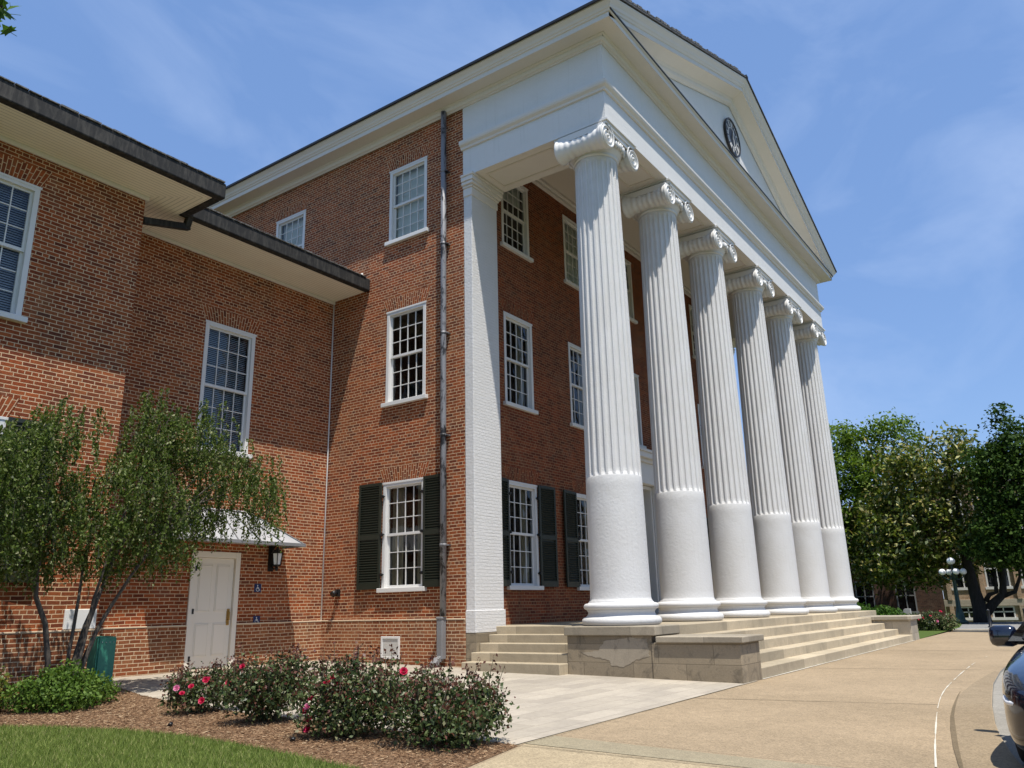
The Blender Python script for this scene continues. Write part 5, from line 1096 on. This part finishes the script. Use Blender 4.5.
for x, y, lb in ((24.0, -2.95, 'short black bollard on the grey pavement, left of the pair'), (25.6, -4.05, 'short black bollard on the grey pavement, right of the pair')):
    if bo is None:
        bo = MB().lathe([(.09, 0), (.09, .04), (.06, .06), (.055, .6), (.065, .62), (.05, .66), (.01, .69)], (0, 0, 0), 12).build('bollard', M['black'])
        o = bo
    else: o = bo.copy(); col.objects.link(o)
    o.location = (x, y, -0.81); tag(o, lb, 'bollard', 'black bollards on the far pavement')

# ------------------------------------------------------------------ parked car (faces the camera, mostly outside the frame)
cX, cY, cZ = -5.58, -6.74, gz(-6.6)-0.05
car = thing('parked_car', (cX+2.3, cY, cZ), 'glossy dark navy car parked along the kerb at the right edge', 'car')
# cross-sections along the length: (x from the nose, half width at sill, at belt, sill z, belt z, hood z)
sec = [(0.0, .50, .52, .30, .56, .60), (.10, .74, .72, .18, .62, .68), (.30, .85, .83, .14, .68, .76), (.65, .895, .88, .14, .74, .84), (1.1, .885, .89, .20, .80, .90), (1.6, .89, .89, .20, .86, .96), (2.6, .89, .885, .20, .90, .98), (3.6, .89, .87, .20, .94, 1.0), (4.2, .86, .83, .24, .95, 1.0), (4.5, .76, .74, .34, .93, .97), (4.6, .66, .64, .42, .88, .92)]
mb = MB(); ringn = 14; 
for (x, hs, hb, zs_, zb_, zh) in sec:
    pts = []
    half = [(0.0, zs_), (hs*.8, zs_), (hs*.97, zs_+.06), (hs, zs_+.22), (hb+.012, (zs_+zb_)/2+.1), (hb, zb_), (hb*.93, zb_+(zh-zb_)*.55), (hb*.6, zh-.01), (0, zh)]
    full = [(-y, z) for y, z in half[::-1]][:-1]+half
    full = full[:-1]
    for y, z in full: mb.v.append((cX+x, cY+y, cZ+z))
    nR = len(full)
for j in range(len(sec)-1):
    for k in range(nR): mb.f.append((j*nR+k, j*nR+(k+1) % nR, (j+1)*nR+(k+1) % nR, (j+1)*nR+k))
mb.f.append(tuple(range(nR))); mb.f.append(tuple((len(sec)-1)*nR+k for k in range(nR)))
body = mb.build('body', M['carpaint'], car, smooth=True); sd = body.modifiers.new('subd', 'SUBSURF'); sd.levels = 1; sd.render_levels = 2
mb = MB()
cab = [(1.72, .82, .93, .93), (2.4, .78, .62, 1.42), (2.8, .78, .58, 1.46), (3.4, .78, .56, 1.42), (4.15, .76, .62, 1.02)]
for (x, wb, wt, zt2) in cab:
    zb2 = .90
    for y, z in ((-wb, zb2), (-wb*.97, zb2+(zt2-zb2)*.25), (-wt-.03, zb2+(zt2-zb2)*.9), (-wt*.7, zt2), (wt*.7, zt2), (wt+.03, zb2+(zt2-zb2)*.9), (wb*.97, zb2+(zt2-zb2)*.25), (wb, zb2)): mb.v.append((cX+x, cY+y, cZ+z))
for j in range(len(cab)-1):
    for k in range(7): mb.f.append((j*8+k, j*8+k+1, (j+1)*8+k+1, (j+1)*8+k))
cabin = mb.build('cabin_glass', M['carglass'], car, smooth=True)
mb = MB()
for j in range(1, 3):
    mb.quad(*[(cX+cab[q][0], cY+s_*cab[q][2]*.8, cZ+cab[q][3]+.012) for q, s_ in ((j, -1), (j, 1), (j+1, 1), (j+1, -1))])
for s_ in (-1, 1):
    mb.bar((cX+1.75, cY+s_*.82, cZ+.93), (cX+2.42, cY+s_*.66, cZ+1.40), .03, .025); mb.bar((cX+2.42, cY+s_*.66, cZ+1.40), (cX+3.4, cY+s_*.62, cZ+1.40), .03, .03); mb.bar((cX+2.75, cY+s_*.80, cZ+.93), (cX+2.75, cY+s_*.62, cZ+1.40), .03, .03); mb.bar((cX+3.4, cY+s_*.62, cZ+1.40), (cX+4.15, cY+s_*.76, cZ+.98), .035, .03)
mb.build('roof', M['black'], car, bevel=0.01)
for s_ in (-1, 1):
    mi = MB(); mx_, my_, mz_ = cX+2.0, cY+s_*1.035, cZ+.96
    mi.box(mx_-.07, mx_+.07, my_-.12, my_+.12, mz_-.095, mz_+.10)
    mo = mi.build('mirror', M['carpaint'], car, smooth=True, bevel=.055); a = MB().bar((mx_+.02, my_-s_*.06, mz_-.06), (mx_+.04, cY+s_*.78, cZ+.90), .03, .016); a.build('arm', M['black'], mo, bevel=.006)
    hl_ = MB(); pts = []
    hl_.ball((cX+.34, cY+s_*.69, cZ+.60), .20, 20, .95, .66, .42); ho = hl_.build('headlight', M['carglass'], car)
    arc = [(cX+.47, cY+s_*.835, cZ+.665), (cX+.42, cY+s_*.83, cZ+.60)] if False else [(cX+.34-.20*.95*math.cos(a_)*.98, cY+s_*(.69+.20*.66*math.sin(a_)*.98), cZ+.60-.055+.05*max(0, a_-.9)) for a_ in [-.9+2.6*k/9 for k in range(10)]]
    MB().tube(arc, .02, 6).build('light_strip', M['lens'], ho)
for x in (.86, 3.72):
    for s_ in (-1, 1):
        wv_ = MB(); c = (cX+x, cY+s_*.745, cZ+.33); wv_.lathe([(.20, -.10), (.30, -.11), (.33, -.07), (.33, .07), (.30, .11), (.20, .10)], c, 28, axis='y', cap=False); wo = wv_.build('wheel', M['tyre'], car)
        rm = MB(); rm.lathe([(.03, .04*s_), (.03, .1*s_), (.19, .105*s_), (.215, .10*s_), (.215, 0)], c, 28, axis='y', cap=False, smooth=False)
        for k in range(5): a = 2*math.pi*k/5; rm.bar((c[0], c[1]+s_*.09, c[2]), (c[0]+.2*math.cos(a), c[1]+s_*.10, c[2]+.2*math.sin(a)), .03, .015, (0, 1, 0))
        rm.build('rim', M['chrome'], wo)
car.rotation_euler = (0, 0, -R(4.5))
mb = MB(); mb.box(cX-.005, cX+.06, cY-.40, cY+.40, cZ+.40, cZ+.56)
mb.build('grille', M['black'], car, bevel=.02)
